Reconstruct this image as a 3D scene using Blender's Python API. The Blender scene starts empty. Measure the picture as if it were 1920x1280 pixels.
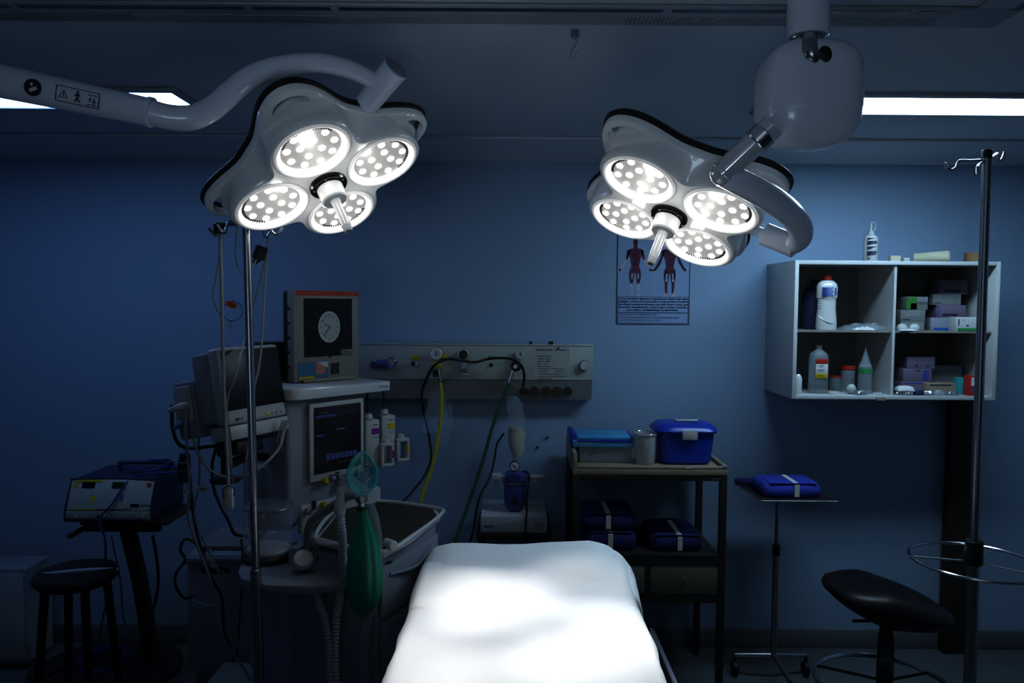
import bpy, bmesh, math, random
from mathutils import Vector, Matrix, noise
random.seed(7)
SC = bpy.context.scene
COL = SC.collection
PI = math.pi
# ------------------------------------------------------------------ camera
F = 1400.0; PITCH = math.radians(3); ROLL = math.radians(.4); H = 1.78
fw = Vector((0, math.cos(PITCH), -math.sin(PITCH)))
up0 = Vector((0, math.sin(PITCH), math.cos(PITCH))); rt0 = Vector((1, 0, 0))
rt = rt0*math.cos(ROLL) + up0*math.sin(ROLL); upv = up0*math.cos(ROLL) - rt0*math.sin(ROLL)
CAM = Vector((0, 0, H))
cd = bpy.data.cameras.new('camera'); cam = bpy.data.objects.new('camera', cd); COL.objects.link(cam)
cd.sensor_width = 36; cd.lens = F/1920*36; cd.clip_start = .02
M = Matrix((rt, upv, -fw)).transposed().to_4x4(); M.translation = CAM
cam.matrix_world = M; SC.camera = cam
def ray(px, py): return fw + rt*((px-960)/F) + upv*((640-py)/F)
def at(px, py, Y):
    d = ray(px, py); return CAM + d*(Y/d.y)
def atz(px, py, z):
    d = ray(px, py); return CAM + d*((z-H)/d.z)
WY = 3.8; CZ = 2.53
# ------------------------------------------------------------------ materials
def mat(name, col, rough=.5, metal=0, emit=None, es=0, alpha=1, trans=0, noise_amt=0, nscale=20, bump=0, bscale=60, coat=0, ior=1.45, sheen=0):
    m = bpy.data.materials.new(name); m.use_nodes = True
    nt = m.node_tree; b = nt.nodes['Principled BSDF']
    c = (*col, 1)
    b.inputs['Base Color'].default_value = c
    b.inputs['Roughness'].default_value = rough; b.inputs['Metallic'].default_value = metal
    b.inputs['Transmission Weight'].default_value = trans; b.inputs['IOR'].default_value = ior
    b.inputs['Alpha'].default_value = alpha; b.inputs['Coat Weight'].default_value = coat
    if emit: b.inputs['Emission Color'].default_value = (*emit, 1); b.inputs['Emission Strength'].default_value = es
    if noise_amt or bump:
        tc = nt.nodes.new('ShaderNodeTexCoord'); n = nt.nodes.new('ShaderNodeTexNoise')
        nt.links.new(tc.outputs['Object'], n.inputs['Vector']); n.inputs['Scale'].default_value = nscale; n.inputs['Detail'].default_value = 4
        if noise_amt:
            mx = nt.nodes.new('ShaderNodeMix'); mx.data_type = 'RGBA'
            mx.inputs[6].default_value = tuple(min(1, v*(1-noise_amt)) for v in col)+(1,)
            mx.inputs[7].default_value = tuple(min(1, v*(1+noise_amt)) for v in col)+(1,)
            nt.links.new(n.outputs['Fac'], mx.inputs[0]); nt.links.new(mx.outputs[2], b.inputs['Base Color'])
        if bump:
            n2 = nt.nodes.new('ShaderNodeTexNoise'); n2.inputs['Scale'].default_value = bscale; n2.inputs['Detail'].default_value = 3
            nt.links.new(tc.outputs['Object'], n2.inputs['Vector'])
            bp = nt.nodes.new('ShaderNodeBump'); bp.inputs['Strength'].default_value = bump; bp.inputs['Distance'].default_value = .01
            nt.links.new(n2.outputs['Fac'], bp.inputs['Height']); nt.links.new(bp.outputs['Normal'], b.inputs['Normal'])
    return m
WALL = mat('blue wall paint', (.27, .37, .50), .55, noise_amt=.04, nscale=1.5, bump=.03, bscale=140)
CEIL = mat('ceiling paint', (.54, .60, .66), .7, noise_amt=.04, nscale=1.2)
FLOOR = mat('dark vinyl floor', (.10, .12, .14), .3, noise_amt=.15, nscale=5)
SKIRT = mat('grey skirting vinyl', (.13, .15, .17), .5, noise_amt=.05)
DIFF = mat('diffuser aluminium', (.34, .37, .42), .5, .2, noise_amt=.03)
WHITE = mat('white enamel', (.50, .52, .53), .25, coat=.4, noise_amt=.02, nscale=6)
LAMPW = mat('lamp white enamel', (.88, .88, .87), .22, coat=.5, noise_amt=.015, nscale=5)
ARMW = mat('arm grey white enamel', (.74, .77, .86), .25, coat=.4, noise_amt=.02, nscale=5)
PLAS = mat('off white plastic', (.40, .42, .43), .4, noise_amt=.03, nscale=8)
PLASG = mat('cool grey plastic', (.26, .285, .34), .45, noise_amt=.04, nscale=8)
BEIGE = mat('beige plastic', (.25, .24, .22), .5, noise_amt=.04, nscale=8)
BLACK = mat('black rubber', (.012, .012, .014), .5, noise_amt=.1)
BLKG = mat('black gloss', (.01, .01, .012), .15)
DARK = mat('dark painted steel', (.03, .03, .034), .45, .3, noise_amt=.1)
SCREEN = mat('dark screen glass', (.006, .008, .014), .38)
CHROME = mat('chrome', (.75, .76, .78), .14, 1, noise_amt=.02)
STEEL = mat('brushed steel', (.42, .43, .46), .3, 1, noise_amt=.06, nscale=30)
SLEEVE = mat('polished sleeve', (.72, .73, .76), .08, .25, coat=1)
SHEET = mat('white cotton sheet', (.86, .86, .86), .85, noise_amt=.015, nscale=30, bump=.08, bscale=260)
WOODC = mat('cart tan laminate', (.26, .225, .17), .5, noise_amt=.12, nscale=9)
GREEND = mat('drawer olive laminate', (.13, .13, .105), .55, noise_amt=.06)
BLUEP = mat('bright blue plastic', (.012, .045, .33), .3, noise_amt=.05)
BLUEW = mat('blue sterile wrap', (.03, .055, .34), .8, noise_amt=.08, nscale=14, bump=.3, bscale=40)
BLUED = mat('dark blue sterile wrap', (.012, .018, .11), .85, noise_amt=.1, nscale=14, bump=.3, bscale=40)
TAPE = mat('masking tape', (.52, .52, .46), .7, noise_amt=.08)
SEAT = mat('black vinyl', (.008, .008, .011), .42, bump=.05)
PURP = mat('purple blue housing', (.06, .08, .30), .4, noise_amt=.05)
YEL = mat('yellow plastic', (.45, .38, .02), .5, noise_amt=.04)
GREENH = mat('green hose rubber', (.01, .10, .05), .45, noise_amt=.1)
BAGG = mat('green breathing bag rubber', (.0, .20, .14), .42, noise_amt=.1, nscale=8)
TEAL = mat('teal mask vinyl', (.04, .42, .42), .12, alpha=.5, coat=.6)
CLEAR = mat('clear plastic film', (.55, .70, .78), .12, alpha=.16, coat=.4)
CLEAR2 = mat('cloudy plastic', (.38, .45, .50), .3, alpha=.40, noise_amt=.08, nscale=18)
CLEARB = mat('blue tinted clear plastic', (.10, .42, .70), .2, alpha=.62, noise_amt=.05)
CREAM = mat('cream gauze stuffing', (.42, .40, .32), .9, noise_amt=.15, nscale=25, bump=.5, bscale=30)
RED = mat('red print', (.36, .03, .02), .5, noise_amt=.03)
ORANGE = mat('orange print', (.75, .17, .01), .5, noise_amt=.03)
BROWN = mat('brown tape', (.20, .13, .07), .5, noise_amt=.1)
WOODD = mat('dark brown wood', (.03, .022, .018), .5, noise_amt=.3, nscale=7)
PAPER = mat('white paper', (.52, .54, .56), .8, noise_amt=.02)
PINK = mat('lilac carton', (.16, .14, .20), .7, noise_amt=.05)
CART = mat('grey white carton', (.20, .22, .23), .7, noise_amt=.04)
GREENC = mat('green print', (.03, .25, .09), .6, noise_amt=.04)
GREENB = mat('light green print', (.05, .22, .05), .6, noise_amt=.04)
TEALC = mat('teal carton', (.04, .30, .32), .6, noise_amt=.04)
BLUEC = mat('blue print', (.02, .10, .42), .6, noise_amt=.03)
INK = mat('dark ink', (.015, .02, .05), .7, noise_amt=.02)
NAVY = mat('navy print', (.018, .028, .085), .6, noise_amt=.02)
FOIL = mat('foil wrapper', (.7, .72, .75), .25, .9, noise_amt=.05, bump=.6, bscale=60)
MUSC = mat('muscle red print', (.12, .035, .07), .7, noise_amt=.5, nscale=60)
MUSC2 = mat('pale tendon print', (.42, .42, .50), .7, noise_amt=.4, nscale=70)
MUSC3 = mat('dark muscle print', (.05, .015, .05), .7, noise_amt=.4, nscale=70)
POSTER = mat('poster paper', (.26, .37, .54), .6, noise_amt=.02)
CABLEW = mat('grey white cable', (.27, .285, .30), .5, noise_amt=.05)
CABLEB = mat('blue cable', (.02, .03, .22), .5, noise_amt=.05)
HOSEW = mat('white corrugated hose', (.50, .54, .58), .4, noise_amt=.05, alpha=.85)
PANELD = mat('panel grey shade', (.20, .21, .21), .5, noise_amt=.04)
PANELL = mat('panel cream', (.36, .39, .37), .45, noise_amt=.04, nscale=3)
REFL = mat('lamp reflector grey', (.30, .30, .30), .3, .5, emit=(1, .98, .95), es=.32, noise_amt=.1, nscale=60)  # emission stands in for LED light scattered over the reflector
PODW = mat('pod rim white', (.85, .85, .84), .3, emit=(1, .98, .94), es=.25, noise_amt=.02)  # weak emission painted in, as if the LEDs lit the rim
PODG = mat('pod glow ring', (.9, .9, .9), .3, emit=(1, .98, .95), es=1.3, noise_amt=.02)
LED = mat('led lens', (1, 1, 1), .3, emit=(1, .985, .96), es=5.5)
TUBE = mat('fluorescent panel', (1, 1, 1), .4, emit=(.36, .58, 1), es=10)
TUBE2 = mat('bright fluorescent panel', (1, 1, 1), .4, emit=(.62, .84, 1), es=31)
SCRBL = mat('screen blue glow', (.01, .02, .06), .4, emit=(.10, .16, .55), es=.13)
SCRGR = mat('screen grey glow', (.02, .02, .03), .4, emit=(.3, .4, .55), es=.07)
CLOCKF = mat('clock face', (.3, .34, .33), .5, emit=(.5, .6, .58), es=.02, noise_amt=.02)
LEDG = mat('green indicator', (.1, .5, .4), .4, emit=(.3, 1, .85), es=1.0)
SKYP = mat('sticker blue', (.05, .16, .26), .6, noise_amt=.2, nscale=30)
SKIN = mat('sticker orange', (.45, .2, .14), .6, noise_amt=.2, nscale=30)
# perforated band: procedural dots
def perf():
    m = mat('perforated strip', (.3, .32, .36), .5); nt = m.node_tree; b = nt.nodes['Principled BSDF']
    tc = nt.nodes.new('ShaderNodeTexCoord'); v = nt.nodes.new('ShaderNodeTexVoronoi'); v.inputs['Scale'].default_value = 95; v.inputs['Randomness'].default_value = .15
    r = nt.nodes.new('ShaderNodeValToRGB'); r.color_ramp.elements[0].position = .28; r.color_ramp.elements[0].color = (.01, .01, .012, 1)
    r.color_ramp.elements[1].position = .42; r.color_ramp.elements[1].color = (.30, .32, .36, 1)
    nt.links.new(tc.outputs['Object'], v.inputs['Vector']); nt.links.new(v.outputs['Distance'], r.inputs[0]); nt.links.new(r.outputs[0], b.inputs['Base Color'])
    return m
PERF = perf()
# ------------------------------------------------------------------ mesh builder
def frame(origin, xdir, ydir):
    x = Vector(xdir).normalized(); y = Vector(ydir); y = (y - x*y.dot(x)).normalized(); z = x.cross(y)
    m = Matrix((x, y, z)).transposed().to_4x4(); m.translation = Vector(origin); return m
def axisM(p0, p1):
    p0 = Vector(p0); p1 = Vector(p1); q = (p1-p0).to_track_quat('Z', 'Y'); m = q.to_matrix().to_4x4(); m.translation = p0; return m
def catmull(P, k=6):
    P = [Vector(p) for p in P]
    if len(P) < 3: return P
    Q = [P[0]*2-P[1]] + P + [P[-1]*2-P[-2]]; out = []
    for i in range(1, len(Q)-2):
        a, b, c, d = Q[i-1], Q[i], Q[i+1], Q[i+2]
        for j in range(k):
            t = j/k
            out.append(.5*((2*b) + (c-a)*t + (2*a-5*b+4*c-d)*t*t + (-a+3*b-3*c+d)*t**3))
    out.append(P[-1]); return out
class MB:
    def __init__(s): s.v = []; s.f = []; s.m = []
    def add(s, vs, fs, mi=0, M=None):
        o = len(s.v)
        s.v += [(M @ Vector(v)) if M is not None else Vector(v) for v in vs]
        s.f += [[i+o for i in f] for f in fs]; s.m += [mi]*len(fs); return s
    def bm(s, b, mi=0, M=None):
        b.verts.ensure_lookup_table(); b.verts.index_update()
        s.add([v.co.copy() for v in b.verts], [[v.index for v in f.verts] for f in b.faces], mi, M); b.free(); return s
    def box(s, c, d, bev=0, M=None, mi=0, seg=2):
        b = bmesh.new(); bmesh.ops.create_cube(b, size=1)
        for v in b.verts: v.co = Vector((v.co.x*d[0], v.co.y*d[1], v.co.z*d[2])) + Vector(c)
        if bev: bmesh.ops.bevel(b, geom=b.edges[:], offset=min(bev, min(d)*.49), segments=seg, affect='EDGES', profile=.5)
        return s.bm(b, mi, M)
    def bx(s, x0, x1, y0, y1, z0, z1, bev=0, mi=0, M=None):
        return s.box(((x0+x1)/2, (y0+y1)/2, (z0+z1)/2), (abs(x1-x0), abs(y1-y0), abs(z1-z0)), bev, M, mi)
    def lathe(s, prof, M=None, n=28, mi=0, sx=1, sy=1, cap=True):
        vs = []; fs = []
        for r, z in prof:
            for i in range(n): a = 2*PI*i/n; vs.append((r*math.cos(a)*sx, r*math.sin(a)*sy, z))
        for j in range(len(prof)-1):
            for i in range(n): fs.append([j*n+i, j*n+(i+1) % n, (j+1)*n+(i+1) % n, (j+1)*n+i])
        if cap and prof[0][0] > 1e-5: fs.append(list(range(n))[::-1])
        if cap and prof[-1][0] > 1e-5: fs.append([(len(prof)-1)*n+i for i in range(n)])
        return s.add(vs, fs, mi, M)
    def cyl(s, p0, p1, r0, r1=None, n=20, mi=0, bev=0):
        r1 = r0 if r1 is None else r1; L = (Vector(p1)-Vector(p0)).length
        pr = [(r0, 0), (r1, L)] if not bev else [(r0-bev, 0), (r0, bev), (r1, L-bev), (r1-bev, L)]
        return s.lathe(pr, axisM(p0, p1), n, mi)
    def tube(s, P, r, n=8, mi=0, k=6, sm=True, flat=1.0):
        Q = catmull(P, k) if sm else [Vector(p) for p in P]
        N = len(Q); rr = []
        for i in range(N):
            if callable(r): rr.append(r(i/(N-1)))
            elif isinstance(r, (list, tuple)):
                t = i/(N-1)*(len(r)-1); a = int(min(t, len(r)-2)); rr.append(r[a]+(r[a+1]-r[a])*(t-a))
            else: rr.append(r)
        vs = []; nrm = None
        for i, p in enumerate(Q):
            t = (Q[min(i+1, N-1)]-Q[max(i-1, 0)]).normalized()
            if nrm is None:
                nrm = t.orthogonal().normalized()
            nrm = (nrm - t*nrm.dot(t)).normalized(); bi = t.cross(nrm)
            for j in range(n):
                a = 2*PI*j/n; vs.append(p + nrm*math.cos(a)*rr[i] + bi*math.sin(a)*rr[i]*flat)
        fs = [[i*n+j, i*n+(j+1) % n, (i+1)*n+(j+1) % n, (i+1)*n+j] for i in range(N-1) for j in range(n)]
        fs += [list(range(n))[::-1], [(N-1)*n+j for j in range(n)]]
        return s.add(vs, fs, mi)
    def prism(s, poly, z0, z1, bev=0, M=None, mi=0):
        b = bmesh.new(); vs = [b.verts.new((p[0], p[1], z0)) for p in poly]; f = b.faces.new(vs)
        r = bmesh.ops.extrude_face_region(b, geom=[f]); bmesh.ops.translate(b, verts=[g for g in r['geom'] if isinstance(g, bmesh.types.BMVert)], vec=(0, 0, z1-z0))
        bmesh.ops.recalc_face_normals(b, faces=b.faces[:])
        if bev:
            bmesh.ops.bevel(b, geom=b.edges[:], offset=bev, segments=2, affect='EDGES', profile=.5)
        return s.bm(b, mi, M)
    def torus(s, R, r, M=None, n=40, k=10, mi=0, sx=1, sy=1):
        vs = []; fs = []
        for i in range(n):
            a = 2*PI*i/n
            for j in range(k):
                b = 2*PI*j/k; q = R + r*math.cos(b); vs.append((q*math.cos(a)*sx, q*math.sin(a)*sy, r*math.sin(b)))
        for i in range(n):
            for j in range(k): fs.append([i*k+j, ((i+1) % n)*k+j, ((i+1) % n)*k+(j+1) % k, i*k+(j+1) % k])
        return s.add(vs, fs, mi, M)
    def sph(s, c, r, n=18, mi=0, sc=(1, 1, 1), e=1.0, M=None):
        vs = []; fs = []; m = n//2
        def sp(v): return math.copysign(abs(v)**e, v)
        vs.append((c[0], c[1], c[2]+r*sc[2]))
        for j in range(1, m):
            p = PI*j/m
            for i in range(n):
                a = 2*PI*i/n; vs.append((c[0]+r*sc[0]*sp(math.sin(p))*sp(math.cos(a)), c[1]+r*sc[1]*sp(math.sin(p))*sp(math.sin(a)), c[2]+r*sc[2]*sp(math.cos(p))))
        vs.append((c[0], c[1], c[2]-r*sc[2])); L = len(vs)-1
        for i in range(n):
            fs.append([0, 1+i, 1+(i+1) % n]); fs.append([L, 1+(m-2)*n+(i+1) % n, 1+(m-2)*n+i])
            for j in range(m-2): fs.append([1+j*n+i, 1+(j+1)*n+i, 1+(j+1)*n+(i+1) % n, 1+j*n+(i+1) % n])
        return s.add(vs, fs, mi, M)
    def rings(s, rings, mi=0, M=None, cap0=True, cap1=True):
        n = len(rings[0]); vs = [v for r in rings for v in r]
        fs = [[j*n+i, j*n+(i+1) % n, (j+1)*n+(i+1) % n, (j+1)*n+i] for j in range(len(rings)-1) for i in range(n)]
        if cap0: fs.append(list(range(n))[::-1])
        if cap1: fs.append([(len(rings)-1)*n+i for i in range(n)])
        return s.add(vs, fs, mi, M)
    def mesh(s, name, mats, sharp=35):
        me = bpy.data.meshes.new(name); me.from_pydata([tuple(v) for v in s.v], [], s.f)
        mats = mats if isinstance(mats, (list, tuple)) else [mats]
        for m in mats: me.materials.append(m)
        me.polygons.foreach_set('material_index', s.m)
        b = bmesh.new(); b.from_mesh(me); bmesh.ops.recalc_face_normals(b, faces=b.faces[:]); b.to_mesh(me); b.free()
        me.polygons.foreach_set('use_smooth', [True]*len(me.polygons)); me.set_sharp_from_angle(angle=math.radians(sharp)); me.update()
        return me
    def build(s, name, mats, parent=None, sharp=35, local=False):
        """verts are in world coordinates unless local; parented under 'parent'"""
        if parent is not None and not local:
            inv = WM(parent).inverted(); s.v = [inv @ Vector(v) for v in s.v]
        o = bpy.data.objects.new(name, s.mesh(name, mats, sharp)); COL.objects.link(o); o.parent = parent
        return o
def WM(o):
    m = o.matrix_basis.copy()
    if o.parent is not None: return WM(o.parent) @ m
    return m
def tag(o, label=None, cat=None, group=None, kind=None):
    if label: o['label'] = label
    if cat: o['category'] = cat
    if group: o['group'] = group
    if kind: o['kind'] = kind
    return o
def thing(name, loc, label, cat, group=None, rz=0):
    o = bpy.data.objects.new(name, None); COL.objects.link(o); o.empty_display_size = .05
    o.location = Vector(loc); o.rotation_euler = (0, 0, rz)
    return tag(o, label, cat, group)
def one(name, mb, mats, label, cat, group=None, org=None, sharp=35):
    """a thing that is one mesh; origin at its base centre"""
    if org is None:
        xs = [v[0] for v in mb.v]; ys = [v[1] for v in mb.v]; zs = [v[2] for v in mb.v]
        org = Vector(((min(xs)+max(xs))/2, (min(ys)+max(ys))/2, min(zs)))
    mb.v = [Vector(v)-Vector(org) for v in mb.v]
    o = mb.build(name, mats, None, sharp); o.location = org
    return tag(o, label, cat, group)
def struct(name, mb, m):
    return tag(mb.build(name, m), kind='structure')
def text(name, s, size, Mw, m, parent, align='LEFT', ext=.0003, bold=False, width=None):
    cu = bpy.data.curves.new(name, 'FONT'); cu.body = s; cu.size = size; cu.align_x = align; cu.extrude = ext; cu.resolution_u = 2
    if bold: cu.offset = size*.02
    t = bpy.data.objects.new(name+'_tmp', cu); COL.objects.link(t)
    dg = bpy.context.evaluated_depsgraph_get(); me = bpy.data.meshes.new_from_object(t.evaluated_get(dg))
    bpy.data.objects.remove(t); bpy.data.curves.remove(cu)
    if width and len(me.vertices):
        w = max(v.co.x for v in me.vertices)-min(v.co.x for v in me.vertices)
        if w > 0:
            for v in me.vertices: v.co.x *= width/w
    me.materials.clear(); me.materials.append(m)
    inv = WM(parent).inverted() if parent is not None else Matrix.Identity(4)
    me.transform(inv @ Mw)
    o = bpy.data.objects.new(name, me); COL.objects.link(o); o.parent = parent; return o
def rect(mb, M, x0, x1, y0, y1, z=.0005, mi=0):   # thin raised rectangle in a local frame
    return mb.box(((x0+x1)/2, (y0+y1)/2, z/2), (x1-x0, y1-y0, z), 0, M, mi)
def copy_tree(o, parent=None):
    c = o.copy(); COL.objects.link(c); c.parent = parent
    for ch in list(o.children): copy_tree(ch, c)
    return c
# ------------------------------------------------------------------ room
XL, XR, YB = -3.0, 3.0, -2.4
struct('floor', MB().bx(XL, XR, YB, WY, -.08, 0), FLOOR)
struct('ceiling', MB().bx(XL, XR, YB, WY, CZ, CZ+.1), CEIL)
struct('wall_back', MB().bx(XL-.1, XR+.1, WY, WY+.1, -.08, CZ+.1), WALL)
struct('wall_left', MB().bx(XL-.1, XL, YB, WY, -.08, CZ+.1), WALL)
struct('wall_right', MB().bx(XR, XR+.1, YB, WY, -.08, CZ+.1), WALL)
struct('wall_front', MB().bx(XL-.1, XR+.1, YB-.1, YB, -.08, CZ+.1), WALL)
struct('baseboard_back', MB().bx(XL, XR, WY-.015, WY, 0, .10, .004), SKIRT)
struct('baseboard_left', MB().bx(XL, XL+.015, YB, WY-.016, 0, .10, .004), SKIRT)
struct('baseboard_right', MB().bx(XR-.015, XR, YB, WY-.016, 0, .10, .004), SKIRT)
# shallow plaster band where ceiling meets the back wall
struct('trim_1', MB().prism([(3.42, CZ-.002), (WY, CZ-.002), (WY, CZ-.045), (WY-.02, CZ-.045), (WY-.06, CZ-.022), (3.42, CZ-.012)], XL+.001, XR-.001, 0,
       M=Matrix(((0, 0, 1, 0), (1, 0, 0, 0), (0, 1, 0, 0), (0, 0, 0, 1)))), CEIL)
# ceiling air diffuser frame
YD = 1.965
df = thing('air_diffuser', (0, YD, CZ-.008), 'long grey ceiling air diffuser bar with black slots and a perforated band', 'air diffuser')
MB().bx(-2.9, 1.28, YD-.05, YD+.075, CZ-.008, CZ-.001, .002).build('frame', DIFF, df)
MB().bx(1.16, 1.36, -.2, YD-.051, CZ-.008, CZ-.001, .002).build('frame', DIFF, df)
for a, b in ((-40, 28), (46, 464), (479, 624), (640, 1240), (1256, 1695), (1712, 1775)):
    xa = at(a, 25, YD).x; xb = at(b, 25, YD).x
    MB().bx(xa, xb, YD-.035, YD-.015, CZ-.0088, CZ-.0075).build('slot', BLKG, df)
MB().bx(-2.88, -1.0, YD+.015, YD+.065, CZ-.0095, CZ-.0075).build('perforated_band', PERF, df)
MB().bx(-.99, .28, YD+.015, YD+.065, CZ-.011, CZ-.0075).build('perforated_band', PERF, df)
MB().bx(.29, 1.1, YD+.015, YD+.065, CZ-.0095, CZ-.0075).build('perforated_band', PERF, df)
MB().bx(1.25, 1.27, .2, YD-.04, CZ-.0088, CZ-.0075).build('slot', BLKG, df)
for px in (1393, 550):
    pass
c = at(1078, 44, 2.10); c.z = CZ
one('ceiling_hook', MB().cyl(c-Vector((0, 0, .02)), c-Vector((0, 0, .001)), .012, n=12).tube([c-Vector((0, 0, .018)), c-Vector((-.004, 0, .035)), c-Vector((.01, 0, .06)), c-Vector((.004, 0, .075)), c-Vector((-.008, 0, .055))], .0012, n=6), STEEL,
    'small wire hook hanging from the ceiling behind the diffuser bar', 'hook')
# ceiling light panels
def panel(x0, x1, y0, y1, label, m=TUBE):
    p = thing('ceiling_light_panel', ((x0+x1)/2, (y0+y1)/2, CZ-.012), label, 'ceiling light')
    fr = MB()
    for a in ((x0-.03, x1+.03, y0-.03, y0), (x0-.03, x1+.03, y1, y1+.03), (x0-.03, x0, y0, y1), (x1, x1+.03, y0, y1)): fr.bx(*a, CZ-.016, CZ-.001, .003)
    fr.build('frame', DIFF, p)
    MB().bx(x0, x1, y0, y1, CZ-.010, CZ-.001).build('diffuser', m, p)
panel(.95, 2.15, 2.70, 2.93, 'glowing white rectangular ceiling panel to the right of the lamp ceiling post', TUBE2)
panel(-2.6, -1.22, 2.70, 2.93, 'glowing white ceiling panel partly hidden behind the long lamp arm')
# ------------------------------------------------------------------ surgical lamps
def r_plate(th): return .234 + .112*((1+math.cos(4*th))/2)**1.5
def r_face(th):
    t = (th+PI/4) % (PI/2) - PI/4; s_ = .117**2-(.1718*math.sin(t))**2
    r = .1718*math.cos(t)+math.sqrt(s_) if s_ > 0 else 0
    fl = .186+.012*((1+math.cos(4*t))/2)
    k = 60
    return math.log(math.exp(k*r)+math.exp(k*fl))/k
NR = 160
def ringf(fn, z, off=0): return [Vector(((fn(2*PI*i/NR)+off)*math.cos(2*PI*i/NR), (fn(2*PI*i/NR)+off)*math.sin(2*PI*i/NR), z)) for i in range(NR)]
def boolean(mb, cutters, mats):
    me = mb.mesh('t', mats); a = bpy.data.objects.new('t', me); COL.objects.link(a); tmp = []
    for c_ in cutters:
        cm = c_.mesh('c', mats[-1]); co = bpy.data.objects.new('c', cm); COL.objects.link(co); tmp.append(co)
        md = a.modifiers.new('b', 'BOOLEAN'); md.object = co; md.operation = 'DIFFERENCE'; md.solver = 'EXACT'
    dg = bpy.context.evaluated_depsgraph_get(); r = bpy.data.meshes.new_from_object(a.evaluated_get(dg))
    bpy.data.objects.remove(a)
    for t in tmp: bpy.data.objects.remove(t)
    r.materials.clear()
    for m in mats: r.materials.append(m)
    r.polygons.foreach_set('use_smooth', [True]*len(r.polygons)); r.set_sharp_from_angle(angle=math.radians(32))
    return r
PODS = [(.1718*math.cos(a), .1718*math.sin(a)) for a in (0, PI/2, PI, 3*PI/2)]   # A B D C
hs = MB(); R0 = []
for z, w, off in ((0, 0, -.006), (.004, 0, 0), (.012, .05, .003), (.026, .25, .003), (.044, .55, .0), (.058, .85, -.002), (.066, 1, -.002), (.080, 1, -.012)):
    R0.append([Vector((((r_face(t)*(1-w)+min(r_plate(t)-.006, .262)*w)+off)*math.cos(t), ((r_face(t)*(1-w)+min(r_plate(t)-.006, .262)*w)+off)*math.sin(t), z)) for t in [2*PI*i/NR for i in range(NR)]])
hs.rings(R0)
cut = [MB().lathe([(.097, -.02), (.094, .034)], Matrix.Translation((x, y, 0)), 64) for x, y in PODS]
HOUS = boolean(hs, cut, [LAMPW])
pl = MB(); pl.rings([ringf(r_plate, .062, -.030), ringf(r_plate, .064, -.012), ringf(r_plate, .070, -.003), ringf(r_plate, .078, 0), ringf(r_plate, .088, -.001), ringf(r_plate, .090, -.03)])
cut = []
for k in range(4):
    a = k*PI/2; b = MB(); P = []
    for i in range(25):
        t = -1+2*i/24; P.append((.314-.024*t*t, .052*t))
    out = [(x-.000+.0125*math.sqrt(max(0, 1-(abs(y)/.0525)**6)), y) for x, y in P] + [(x-.0125*math.sqrt(max(0, 1-(abs(y)/.0525)**6)), y) for x, y in P[::-1]]
    seen = []; 
    for p in out:
        if not seen or (Vector(p)-Vector(seen[-1])).length > 1e-4: seen.append(p)
    if (Vector(seen[0])-Vector(seen[-1])).length < 1e-4: seen.pop()
    b.prism(seen, .03, .2, M=Matrix.Rotation(a, 4, 'Z')); cut.append(b)
PLATE = boolean(pl, cut, [LAMPW])
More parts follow.
